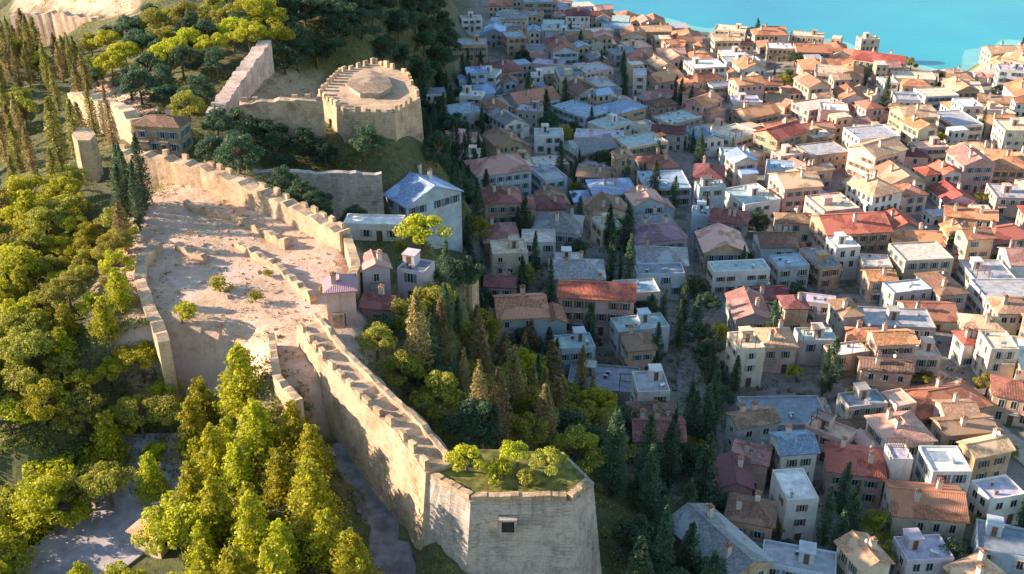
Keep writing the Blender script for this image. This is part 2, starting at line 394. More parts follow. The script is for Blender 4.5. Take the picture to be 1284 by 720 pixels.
# ------------------------------------------------------------------ castle walls
def wall_strip(mb, pts, th, bot=None, batter=0.0, step=1.3, rough=0.35, m=0, seed=1):
    """pts (x,y,ztop): eroded masonry wall of thickness th to the right of its line, foot spreading to the left"""
    r = random.Random(seed); P = []
    for a, b in zip(pts, pts[1:]):
        n = max(1, int(math.hypot(b[0]-a[0], b[1]-a[1])/step))
        P += [tuple(a[k]+(b[k]-a[k])*i/n for k in range(3)) for i in range(n)]
    P.append(pts[-1]); rows = []
    for i, p in enumerate(P):
        q0, q1 = P[max(0, i-1)], P[min(len(P)-1, i+1)]; dx, dy = q1[0]-q0[0], q1[1]-q0[1]; L = math.hypot(dx, dy) or 1
        lx, ly = -dy/L, dx/L
        zb = min(T(p[0]+lx*1.5, p[1]+ly*1.5), T(p[0]-lx*th, p[1]-ly*th)) - 2 if bot is None else bot
        zt = p[2] + r.uniform(-rough, rough); hgt = max(1, zt-zb); o = batter*hgt
        j = lambda: r.uniform(-0.12, 0.12)
        rows.append([(p[0]+lx*o, p[1]+ly*o, zb), (p[0]+lx*(o*0.5+j()), p[1]+ly*(o*0.5+j()), (zb+zt)/2), (p[0]+lx*j(), p[1]+ly*j(), zt),
                     (p[0]-lx*(th+j()), p[1]-ly*(th+j()), zt+r.uniform(-.1,.1)), (p[0]-lx*th, p[1]-ly*th, zb)])
    for a, b in zip(rows, rows[1:]):
        for k in range(4): mb.poly([a[k], b[k], b[k+1], a[k+1]], m)
    mb.poly([rows[0][k] for k in range(5)], m); mb.poly([rows[-1][k] for k in reversed(range(5))], m)
def merlons(root, mat, pts, off, w=1.5, gap=1.1, h=1.2, d=0.7, seed=2, keep=0.85):
    r = random.Random(seed)
    for a, b in zip(pts, pts[1:]):
        L = math.hypot(b[0]-a[0], b[1]-a[1]); ux, uy = (b[0]-a[0])/L, (b[1]-a[1])/L; s = 0.4; rz = math.atan2(uy, ux)
        while s + w < L:
            if r.random() < keep:
                z = a[2] + (b[2]-a[2])*(s+w/2)/L; mb = MB()
                M = Matrix.Translation((a[0]+ux*s, a[1]+uy*s, z)) @ Matrix.Rotation(rz, 4, 'Z')
                hh = h*r.uniform(0.55, 1.1); wt = w*r.uniform(.85, 1.05); q = [r.uniform(-.12, .08) for _ in range(4)]
                mb.add([M @ Vector(p) for p in ((0,-off-d,-.5),(wt,-off-d,-.5),(wt,-off,-.5),(0,-off,-.5),(.05,-off-d+.04,hh+q[0]),(wt-.06,-off-d+.05,hh+q[1]),(wt-.04,-off-.05,hh+q[2]),(.06,-off-.04,hh+q[3]))],
                       [(0,3,2,1),(4,5,6,7),(0,1,5,4),(1,2,6,5),(2,3,7,6),(3,0,4,7)])
                mb.build('merlon', mat, root)
            s += w+gap
def zw(px, py, z): x, y = W(px, py, z); return (x, y, z)
def pm(lst): return [(*W(a, b, z), z) for a, b, z in lst]

# curtain wall (outer line from the courtyard down to the bastion); left of its direction is the outside
cw = [(b[0], b[1], b[2]) for b in pm([(372,408,66.5),(405,452,66),(452,502,65),(492,538,64),(520,572,63),(534,592,62.4)])]
root = empty('curtain_wall', (0, 0, 0)); tag(root, 'long sunlit tan stone curtain wall running from the courtyard down to the bastion', 'wall')
cwr = list(reversed(cw))
mb = MB(); wall_strip(mb, cwr, 4.6, batter=0.10, seed=3); mb.build('wall', M_STONE, root)
merlons(root, M_STONE, cwr, 0.1, seed=5, keep=0.8)
mb = MB(); wall_strip(mb, [(x+3.2*0.72, y+3.2*0.70, z+0.9) for x, y, z in cwr], 0.7, rough=0.25, seed=6, bot=60); mb.build('parapet', M_STONE, root)

# bastion with grassed top
bz = 61.5
bt = [W(603,562,bz), W(530,594,bz), W(590,627,bz), W(718,627,bz), W(744,604,bz), W(706,566,bz)]
cx = sum(p[0] for p in bt)/6; cy = sum(p[1] for p in bt)/6
root = empty('bastion', (cx, cy, 40)); tag(root, 'grey angular stone bastion with grass top at bottom centre of the photo', 'bastion')
loc = [(p[0]-cx, p[1]-cy) for p in bt]
def spread_(P, k): return [(x*(1+k), y*(1+k*1.0)) for x, y in P]
def ringwall(mb, P, B, z0, z1, m=0, n=10, rows=7, seed=0):
    r = random.Random(seed)
    for i in range(len(P)):
        a, b, A, Bq = P[i], P[(i+1) % len(P)], B[i], B[(i+1) % len(P)]
        grid = []
        for k in range(rows+1):
            f = k/rows; row = []
            for s in range(n+1):
                g = s/n; tx = (a[0]+(b[0]-a[0])*g)*f + (A[0]+(Bq[0]-A[0])*g)*(1-f); ty = (a[1]+(b[1]-a[1])*g)*f + (A[1]+(Bq[1]-A[1])*g)*(1-f)
                j = 0.0 if s in (0, n) else 0.14
                row.append((tx+r.uniform(-j, j), ty+r.uniform(-j, j), z0+(z1-z0)*f))
            grid.append(row)
        for k in range(rows):
            for s in range(n): mb.poly([grid[k][s], grid[k][s+1], grid[k+1][s+1], grid[k+1][s]], m)
mb = MB(); ringwall(mb, loc, spread_(loc, 0.30), -6, bz-40-0.2, seed=4); mb.build('masonry', M_STONE_GREY, root)
mb = MB(); mb.prism(spread_(loc, 0.012), bz-40-0.55, bz-40-0.2); mb.build('string_course', M_STONE_GREY, root)
mb = MB(); mb.prism(spread_(loc, -0.06), bz-40-0.1, bz-40+0.1)
M_GRASSTOP = flat('bastion_grass', (0.15, 0.15, 0.03), 0.95, 0, 0.5, 0.8); mb.build('grass_top', M_GRASSTOP, root)
mb = MB()
for i in (1, 2, 3):
    a, b = loc[i], loc[i+1]; L = math.hypot(b[0]-a[0], b[1]-a[1]); ux, uy = (b[0]-a[0])/L, (b[1]-a[1])/L
    M = Matrix.Translation((a[0], a[1], bz-40-0.2)) @ Matrix.Rotation(math.atan2(uy, ux), 4, 'Z')
    k = 0.05
    for s in range(int(L/1.0)):
        mb.box(k+s*1.0, k+s*1.0+1.003, 0.0, 0.9, 0, 0.8+rnd.uniform(-.12, .12), 0, M)
mb.build('parapet', M_STONE, root)
# gun port: near-black block framed in stone, the opening's shade put into its colour, on the face that looks at us
fx, fy = W(637, 648, 58.6); fy = loc[2][1] - 0.65; fx -= cx
mb = MB(); mb.box(fx-0.8, fx+0.8, fy-0.25, fy+0.5, 17.0, 18.8); mb.build('gun_port', flat('painted_recess_shade', (0.02,0.02,0.02)), root)
mb = MB()
mb.box(fx-1.15, fx-0.8, fy-0.4, fy+0.5, 16.8, 19.1); mb.box(fx+0.8, fx+1.15, fy-0.4, fy+0.5, 16.8, 19.1); mb.box(fx-0.8, fx+0.8, fy-0.4, fy+0.5, 18.8, 19.1)
mb.build('port_frame', M_STONE_GREY, root)

# rear rampart of the courtyard
rr = pm([(150,186,69.5),(205,192,70),(262,205,70),(305,222,69.5),(345,240,69),(392,262,68.5),(440,288,68)])
root = empty('rampart_wall', (0, 0, 0)); tag(root, 'tan rampart wall closing the far side of the sunlit courtyard', 'wall')
mb = MB(); wall_strip(mb, rr, 2.6, rough=0.4, seed=11); mb.build('wall', M_STONE, root)
merlons(root, M_STONE, rr, 0.0, keep=0.6, seed=12)
lw = pm([(198,428,64.3),(190,408,64.6),(180,385,65),(168,350,66),(170,322,66.5),(190,300,66.5)])
root = empty('rampart_wall', (0, 0, 0)); tag(root, 'low weathered wall along the left edge of the courtyard beside the cypresses', 'wall')
mb = MB(); wall_strip(mb, lw, 1.8, rough=0.5, seed=13); mb.build('wall', M_STONE, root)
ew = pm([(440,290,67.5),(452,330,67),(440,365,66.5),(430,392,66.5)])
root = empty('rampart_wall', (0, 0, 0)); tag(root, 'short tan wall along the right edge of the courtyard above the purple roofed houses', 'wall')
mb = MB(); wall_strip(mb, ew, 1.6, rough=0.4, seed=14); mb.build('wall', M_STONE, root)
iw = [([(235,252,66.2),(300,268,66),(362,300,65.8)], 'longest low ruined wall crossing the back of the courtyard'),
      ([(300,300,65.4),(352,330,65.4),(396,368,65.4)], 'broken low wall across the middle of the courtyard'),
      ([(225,305,65.6),(262,322,65.4)], 'short stub of ruined wall at the left of the courtyard'),
      ([(345,420,65.2),(352,470,64.6),(380,500,64.4)], 'thick broken wall stub where the courtyard meets the curtain wall')]
for i, (pp, lb) in enumerate(iw):
    mb = MB(); wall_strip(mb, pm(pp), 1.1, rough=0.45, seed=20+i, step=0.9); tag(mb.build('ruined_wall', M_STONE), lb, 'ruin')

# upper ward: polygonal tower keep, its wings, the stepped wall, far walls
NOTREE = []
def tower(name, pts, ztop, zbot, label, cat, spreadk=0.06, mat=None, seed=0, mer=True, roof=None):
    P = [W(a, b, ztop) for a, b in pts]; cx = sum(p[0] for p in P)/len(P); cy = sum(p[1] for p in P)/len(P)
    area = sum(P[i][0]*P[(i+1) % len(P)][1]-P[(i+1) % len(P)][0]*P[i][1] for i in range(len(P)))
    if area < 0: P.reverse()
    NOTREE.append((list(P), 3.5))
    L = [(p[0]-cx, p[1]-cy) for p in P]; root = empty(name, (cx, cy, zbot)); tag(root, label, cat); h = ztop-zbot
    mb = MB(); ringwall(mb, L, spread_(L, spreadk), 0, h, seed=seed, n=6, rows=5); mb.prism(spread_(L, -0.002), h-0.5, h-0.02); mb.build('wall', mat or M_STONE, root)
    if mer:
        pts3 = [(x, y, h) for x, y in L]+[(L[0][0], L[0][1], h)]
        merlons(root, mat or M_STONE, pts3, -0.9, w=1.4, gap=1.0, h=1.5, d=0.8, seed=seed+1, keep=0.9)
    return root, L, h
kt, L, h = tower('keep_tower', [(398,118),(425,90),(470,78),(512,92),(527,122),(495,142),(430,142)], 66.2, 44, 'large many sided tan stone tower of the upper ward, lit from the left', 'tower', 0.08, seed=31)
mb = MB(); mb.prism([(x*0.40, y*0.40) for x, y in L], h-0.6, h+1.5); mb.build('turret', M_STONE_GREY, kt)
mb = MB(); P = [(x*0.45, y*0.45, h+1.5) for x, y in L]
for i in range(len(P)): mb.poly([P[i], P[(i+1) % len(P)], (0, 0, h+2.4)])
mb.build('turret_roof', tiles((0.44, 0.32, 0.22)), kt)
mb = MB()
for a in (0.2, 1.0, 1.8): pass
for i in (4, 5, 6):
    a, b = L[i % 7], L[(i+1) % 7]; mx, my = (a[0]+b[0])/2*1.03, (a[1]+b[1])/2*1.03
    M = Matrix.Translation((mx, my, h-6)) @ Matrix.Rotation(math.atan2(b[1]-a[1], b[0]-a[0]), 4, 'Z'); mb = MB(); mb.box(-0.45, 0.45, -0.15, 0.3, 0, 2.2, 0, M)
    mb.build('arrow_slit', flat('painted_recess_shade', (0.02,0.02,0.02)), kt)  # near-black block, the slit's inner shade painted on
uw = pm([(300,128,68.5),(350,122,69),(380,122,69),(405,126,68)])
root = empty('castle_wall', (0,0,0)); tag(root, 'tan wall joining the many sided tower to the stepped wall', 'wall')
mb = MB(); wall_strip(mb, uw, 2.4, seed=33); mb.build('wall', M_STONE, root); merlons(root, M_STONE, uw, 0, seed=34, keep=0.7)
dw = [(W(325,62,66)), (W(306,82,66)), (W(285,108,66)), (W(258,142,66))]
stp = []
for i, (p, q) in enumerate(zip(dw, dw[1:])):
    for k in range(3):
        f = k/3; x, y = p[0]+(q[0]-p[0])*f, p[1]+(q[1]-p[1])*f; z = 68.5-(i*3+k)*0.25; stp += [(x, y, z)]
stp.append((dw[-1][0], dw[-1][1], 66))
root = empty('stepped_wall', (0,0,0)); tag(root, 'pinkish stepped wall climbing diagonally towards the bright green trees', 'wall')
mb = MB(); wall_strip(mb, list(reversed(stp)), 3.6, seed=35, rough=0.5); mb.build('wall', stone((0.58,0.46,0.38),(0.44,0.34,0.29), plants=0.3), root)
cr = pm([(98,112,66),(128,118,67),(160,132,67.5),(182,150,67)])
root = empty('castle_wall', (0,0,0)); tag(root, 'bright cream broken wall between the cypresses and the brown roofed gatehouse', 'wall')
mb = MB(); wall_strip(mb, cr, 3.0, seed=36, rough=0.8); mb.build('wall', stone((0.62,0.5,0.33),(0.5,0.38,0.24), plants=0.2), root)
tw = pm([(18,18,58),(70,14,60),(120,20,60),(170,26,59)])
root = empty('castle_wall', (0,0,0)); tag(root, 'sunlit peach wall along the top left edge of the photo', 'wall')
mb = MB(); wall_strip(mb, tw, 2.5, seed=37, rough=0.6); mb.build('wall', stone((0.64,0.47,0.35),(0.5,0.36,0.26), plants=0.2), root)
bw = pm([(318,212,62),(380,214,61.5),(430,214,61),(478,216,60)])
root = empty('castle_wall', (0,0,0)); tag(root, 'thin shaded grey wall between the rampart and the dark trees, ending at the hall', 'wall')
mb = MB(); wall_strip(mb, bw, 1.6, seed=38); mb.build('wall', M_STONE_GREY, root)
rt = tower('ruined_tower', [(90,168),(97,160),(113,160),(120,168),(113,176),(97,176)], 69, 48, 'tall narrow ruined stone tower among the cypresses at the left', 'tower', 0.12, seed=39, mer=False)
rt = tower('ruined_tower', [(565,348),(572,340),(592,340),(600,348),(592,356),(572,356)], 51, 26, 'slim tan ruined tower standing on the wooded slope at the centre', 'tower', 0.1, seed=40, mer=True)
NOTREE.append(([W(545,430,32), W(545,345,45), W(600,345,45), W(600,430,32)], 0))

# ------------------------------------------------------------------ houses
def window_mesh(sh):
    mb = MB(); mb.box(-0.5, 0.5, -0.03, 0.06, 0, 1.4, 0)
    for x in (-0.58, 0.5): mb.box(x, x+0.08, -0.08, 0.06, -0.08, 1.48, 1)
    mb.box(-0.5, 0.5, -0.08, 0.06, 1.4, 1.48, 1); mb.box(-0.5, 0.5, -0.12, 0.06, -0.08, 0, 1); mb.box(-0.03, 0.03, -0.06, -0.03, 0, 1.4, 1)
    mats = [M_GLASS, M_FRAME]
    if sh is not None:
        mats.append(M_SHUT[sh])
        for x in (-1.08, 0.58): mb.box(x, x+0.5, -0.10, -0.02, -0.02, 1.42, 2)
    return mb.mesh('window', mats)
WIN = [window_mesh(None)] + [window_mesh(k) for k in range(4)]
mb = MB(); mb.box(-0.55, 0.55, -0.05, 0.05, 0, 2.2, 0); mb.box(-0.68, -0.55, -0.1, 0.05, 0, 2.33, 1); mb.box(0.55, 0.68, -0.1, 0.05, 0, 2.33, 1); mb.box(-0.55, 0.55, -0.1, 0.05, 2.2, 2.33, 1)
DOOR = mb.mesh('door', [M_DOOR, M_FRAME])
mb = MB(); mb.box(-0.4, 0.4, -0.4, 0.4, -1.2, 1.3, 0); mb.box(-0.5, 0.5, -0.5, 0.5, 1.3, 1.45, 1); mb.box(-0.22, 0.22, -0.22, 0.22, 1.45, 1.75, 1)
CHIM = mb.mesh('chimney', [plaster((0.62,0.55,0.48)), tiles((0.36,0.17,0.11))])
mb = MB(); mb.box(-1.2, 1.2, -0.9, 0, 0, 0.14, 0)
for i in range(13): mb.box(-1.18+i*0.195, -1.15+i*0.195, -0.88, -0.85, 0.14, 1.0, 1)
mb.box(-1.2, 1.2, -0.9, -0.85, 1.0, 1.06, 1); mb.box(-1.2, -1.15, -0.85, 0, 1.0, 1.06, 1); mb.box(1.15, 1.2, -0.85, 0, 1.0, 1.06, 1)
BALC = mb.mesh('balcony', [M_CONC, M_METAL])
mb = MB(); mb.tube([(-0.6, 0, 1.0), (0.6, 0, 1.0)], [0.32, 0.32], 12); mb.box(-0.5, -0.44, -0.2, 0.2, 0, 0.75, 0); mb.box(0.44, 0.5, -0.2, 0.2, 0, 0.75, 0)
TANK = mb.mesh('water_tank', [M_TANK])

mb = MB(); mb.box(-.45, .45, -.18, .18, .12, .78); mb.box(-.4, -.3, -.15, .15, 0, .12); mb.box(.3, .4, -.15, .15, 0, .12); mb.box(-.3, .2, -.2, -.181, .2, .7, 1)
ACU = mb.mesh('air_conditioner', [M_TANK, M_METAL])
mb = MB()
for a in (-1.5, 1.5):
    for b in (-1.3, 1.3): mb.box(a-.06, a+.06, b-.06, b+.06, 0, 2.2)
for b in (-1.3, 1.3): mb.box(-1.7, 1.7, b-.05, b+.05, 2.2, 2.32)
for i in range(9): mb.box(-1.6+i*.4, -1.52+i*.4, -1.5, 1.5, 2.322, 2.4)
PERG = mb.mesh('pergola', M_DOOR)
mb = MB(); mb.tube([(0,0,-.3),(0,0,2.2)], [.03,.03], 5); mb.tube([(-.6,0,2.1),(.6,0,2.1)], [.02,.02], 4)
for i in range(5): mb.tube([(-.5+i*.25,-.3,2.1),(-.5+i*.25,.3,2.1)], [.015,.015], 4)
mb.tube([(0,.05,1.2),(0.02,.3,1.3)], [.05,.34], 10)
ANT = mb.mesh('antenna', M_TANK)
WALLC = {'white': (0.74,0.72,0.68), 'cream': (0.70,0.60,0.46), 'peach': (0.68,0.46,0.32), 'ochre': (0.60,0.43,0.27), 'pink': (0.68,0.47,0.41),
         'grey': (0.42,0.41,0.40), 'stone': (0.52,0.42,0.31), 'lilac': (0.56,0.50,0.56), 'pale blue': (0.45,0.55,0.62)}
ROOFC = {'orange': (0.54,0.22,0.11), 'terracotta': (0.44,0.18,0.11), 'red': (0.46,0.11,0.075), 'pink': (0.52,0.27,0.22), 'brown': (0.27,0.15,0.095),
         'maroon': (0.24,0.075,0.075), 'peach': (0.60,0.36,0.22), 'grey': (0.34,0.34,0.35), 'purple': (0.36,0.20,0.24), 'blue': (0.30,0.42,0.60)}
FLATC = {'white': (0.72,0.71,0.68), 'pale': (0.60,0.55,0.47), 'blue': (0.30,0.42,0.52), 'teal': (0.36,0.48,0.47), 'grey': (0.40,0.41,0.43), 'lilac': (0.50,0.46,0.54), 'cream': (0.68,0.58,0.42),  # blue and teal: the hill's cool shade put into the roof colour
         'peach': (0.66,0.46,0.32), 'slate': (0.22,0.26,0.31)}
FM = {k: flat('flat_roof', v, 0.85, 0, 0.22, 0.7) for k, v in FLATC.items()}
HOUSES = []       # dicts with pose for overlap tests and labels
def corners(x, y, w, d, rz):
    c, s = math.cos(rz), math.sin(rz)
    return [(x+c*a-s*b, y+s*a+c*b) for a, b in ((-w/2,-d/2),(w/2,-d/2),(w/2,d/2),(-w/2,d/2))]
def overlap(h, o, m=0.0):
    if math.hypot(h['x']-o['x'], h['y']-o['y']) > (math.hypot(h['w'],h['d'])+math.hypot(o['w'],o['d']))/2+m: return False
    A = corners(h['x'],h['y'],h['w']+m,h['d']+m,h['rz']); B = corners(o['x'],o['y'],o['w']+m,o['d']+m,o['rz'])
    for rz in (h['rz'], o['rz']):
        for ax in ((math.cos(rz), math.sin(rz)), (-math.sin(rz), math.cos(rz))):
            pa = [p[0]*ax[0]+p[1]*ax[1] for p in A]; pb = [p[0]*ax[0]+p[1]*ax[1] for p in B]
            if max(pa) < min(pb) or max(pb) < min(pa): return False
    return True
def roof_parts(mb, mbw, kind, w, d, h, e=0.45, pitch=0.42):
    """roof shell in mb (slot 0), gable triangles in mbw; ridge along the longer side; returns ridge height"""
    sw = d > w; W_, D_ = (d, w) if sw else (w, d)
    tr = (lambda x, y, z: (-y, x, z)) if sw else (lambda x, y, z: (x, y, z))
    rise = D_/2*pitch; th = 0.22; ex = W_/2+e; ey = D_/2+e; z0 = h-e*pitch; zr = h+rise; a = 0 if kind == 'gable' else min(D_/2, W_/2-0.5)
    lo = [(-ex,-ey,z0),(ex,-ey,z0),(ex,ey,z0),(-ex,ey,z0)]; rg = [(-(ex-a) if a else -ex, 0, zr+e*0), ((ex-a) if a else ex, 0, zr)]
    V = [tr(*p) for p in lo+rg]; U = [(p[0], p[1], p[2]+th) for p in V]
    F = [(0,1,5,4),(2,3,4,5),(1,2,5),(3,0,4)] if a else [(0,1,5,4),(2,3,4,5)]
    mb.add(U, F); mb.add(V, [tuple(reversed(f)) for f in F])
    edges = [(0,1),(1,2),(2,3),(3,0)] if a else [(0,1),(2,3),(1,5),(5,2),(3,4),(4,0)]
    for i, j in edges: mb.add([V[i], V[j], U[j], U[i]], [(0,1,2,3)])
    if not a:
        for s in (-1, 1):
            P = [tr(s*W_/2,-D_/2,h), tr(s*W_/2,D_/2,h), tr(s*W_/2,0,h+rise-0.02)]
            mbw.poly(P if s > 0 else P[::-1])
    mb.tube([tr(rg[0][0], 0, zr+th), tr(rg[1][0], 0, zr+th)], [0.14, 0.14], 6)
    return zr+th
def house(h):
    r = random.Random(h['seed']); x, y, w, d, rz = h['x'], h['y'], h['w'], h['d'], h['rz']; st = h['st']; H = st*2.9+0.3+r.uniform(-.1,.5)
    if h.get('wing'): h['ww'] = w*.3; w = w*.7
    cs = corners(x, y, w, d, rz); zs = [T(*c) for c in cs]; zb = sum(zs)/4; sink = zb-min(zs)+0.6
    root = empty(h.get('name', 'house'), (x, y, zb), rz); h['root'] = root; h['z'] = zb; h['H'] = H
    wm = plaster(WALLC[h['wc']]) if h['wc'] != 'stone' else M_STONE
    flatr = h['rt'] == 'flat'; mw = MB(); mr = MB(); vs = [(a, b, z) for z in (-sink, H-.7 if flatr else H) for a, b in ((-w/2,-d/2),(w/2,-d/2),(w/2,d/2),(-w/2,d/2))]
    flatr = h['rt'] == 'flat'
    mw.add(vs, [(0,1,5,4),(1,2,6,5),(2,3,7,6),(3,0,4,7)])
    if flatr:
        mr.poly([(-w/2+.2,-d/2+.2,H-0.35),(w/2-.2,-d/2+.2,H-0.35),(w/2-.2,d/2-.2,H-0.35),(-w/2+.2,d/2-.2,H-0.35)]); mr.box(-w/2+.21, w/2-.21, -d/2+.21, d/2-.21, H-.75, H-.36)
        for a in ((-w/2,w/2,-d/2,-d/2+.2),(-w/2,w/2,d/2-.2,d/2),(-w/2,-w/2+.2,-d/2+.2,d/2-.2),(w/2-.2,w/2,-d/2+.2,d/2-.2)): mw.box(*a, H-0.7, H)
        rm = FM[h['rc']]; rz_ = H-.35
    else:
        rz_ = roof_parts(mr, mw, h['rt'], w, d, H); rm = tiles(ROOFC[h['rc']])
    if h.get('wing'):                     # lower wing at one side
        s = 1 if r.random() < .5 else -1; ww = h['ww']; hh = H-2.6 if H > 4 else H-.8
        ox = s*(w/2+ww/2)
        mw2 = MB(); mr2 = MB()
        mw2.add([(a, b, z) for z in (-sink-1, hh) for a, b in ((-ww/2,-d*.35),(ww/2,-d*.35),(ww/2,d*.35),(-ww/2,d*.35))], [(0,1,5,4),(1,2,6,5),(2,3,7,6),(3,0,4,7)])
        roof_parts(mr2, mw2, r.choice(('hip','gable')), ww, d*.7, hh, 0.25)
        mw.add([(p[0]+ox, p[1], p[2]) for p in mw2.v], mw2.f); mr.add([(p[0]+ox, p[1], p[2]) for p in mr2.v], mr2.f)
    mw.build('wall', wm, root); ro = mr.build('roof', rm, root)
    if flatr:
        if r.random() < .6:
            a = r.uniform(-w/4, w/4); b = r.uniform(0, d/4); mb = MB(); mb.box(-1.1, 1.1, -1.2, 1.2, 0, 2.1); mb.box(-1.25, 1.25, -1.35, 1.35, 2.1, 2.22); mb.box(-.4, .4, -1.24, -1.21, 0.05, 1.85, 1)
            o = mb.build('roof_stairhead', [wm, M_DOOR], ro); o.location = (a, b, rz_+0.01)
        for _ in range(r.randrange(0, 3)):
            o = link(ACU, 'air_conditioner', ro); o.location = (r.uniform(-w/2+1, w/2-1), r.uniform(-d/2+1, d/2-1), rz_); o.rotation_euler = (0, 0, r.choice((0, 1.57)))
        if r.random() < .3: o = link(PERG, 'pergola', ro); o.location = (r.choice((-1, 1))*(w/2-2.2), -d/2+2, rz_)
        if r.random() < .5: o = link(TANK, 'water_tank', ro); o.location = (r.uniform(-w/3, w/3), -d/3, rz_); o.rotation_euler = (0,0,r.uniform(0,3))
    else:
        if r.random() < .55:
            o = link(ANT, 'antenna', ro); o.location = (r.uniform(-w/3, w/3) if w >= d else 0, 0 if w >= d else r.uniform(-d/3, d/3), rz_-.1); o.rotation_euler = (0, 0, r.uniform(0, 3))
        for _ in range(r.choice((1,1,2)) if w > 6 else 1):
            o = link(CHIM, 'chimney', ro)
            if d > w: o.location = (r.choice((-1,1))*w*0.2, r.uniform(-d/3, d/3), rz_-0.2)
            else: o.location = (r.uniform(-w/3, w/3), r.choice((-1,1))*d*0.2, rz_-0.2)
            o.rotation_euler = (0,0,0)
    wsx, wsz = r.uniform(.8, 1.15), r.uniform(.8, 1.2); wmesh = WIN[h['sh']]; sw_ = 2.35 if h['sh'] else 2.0
    dist = math.hypot(x, y)
    for (sx, sy, L, off, ang) in ((0,-1,w,d/2,0), (-1,0,d,w/2,-math.pi/2), (1,0,d,w/2,math.pi/2), (0,1,w,d/2,math.pi)):
        # sides turned away from the lens are blank party walls
        nxw = math.cos(rz)*sx-math.sin(rz)*sy; nyw = math.sin(rz)*sx+math.cos(rz)*sy
        if (nxw*(-x)+nyw*(-y))/dist < 0.05: continue
        n = int((L-0.8)/sw_)
        if n < 1: continue
        for k in range(n):
            for s in range(st):
                if r.random() < 0.14: continue
                u = (k-(n-1)/2)*(L-1.2)/n
                cA, sA = math.cos(ang), math.sin(ang)
                px = cA*u + sx*off; py = sA*u + sy*off
                if s == 0 and k == n//2 and sy == -1: o = link(DOOR, 'door', root); z = 0.05
                else:
                    o = link(wmesh, 'window', root); z = 0.95+s*2.9
                    if s > 0 and sy == -1 and r.random() < 0.16:
                        b_ = link(BALC, 'balcony', root); b_.location = (px, py, z-0.95); b_.rotation_euler = (0,0,ang)
                o.location = (px, py, z); o.rotation_euler = (0,0,ang)
                if z > .5: o.scale = (wsx, 1, wsz*(1 if s else 1.1))
def H_(px, py, wpx, dpx, rt, rc, wc, st=2, rz=None, **kw):
    x, y = ray_ground(px, py, st*2.9*0.75); y = min(y, shore(x)-9); dp = proj(x, y, T(x, y)+5)[2]; k = dp/FPX
    h = dict(x=x, y=y, w=max(4.5, wpx*k), d=max(4.5, dpx*k/math.sin(PITCH)*0.62), rt=rt, rc=rc, wc=wc, st=st, rz=R(rnd.uniform(-20, 20)) if rz is None else R(rz), sh=rnd.randrange(5), seed=rnd.random(), **kw)
    h['px'] = (px, py); return h
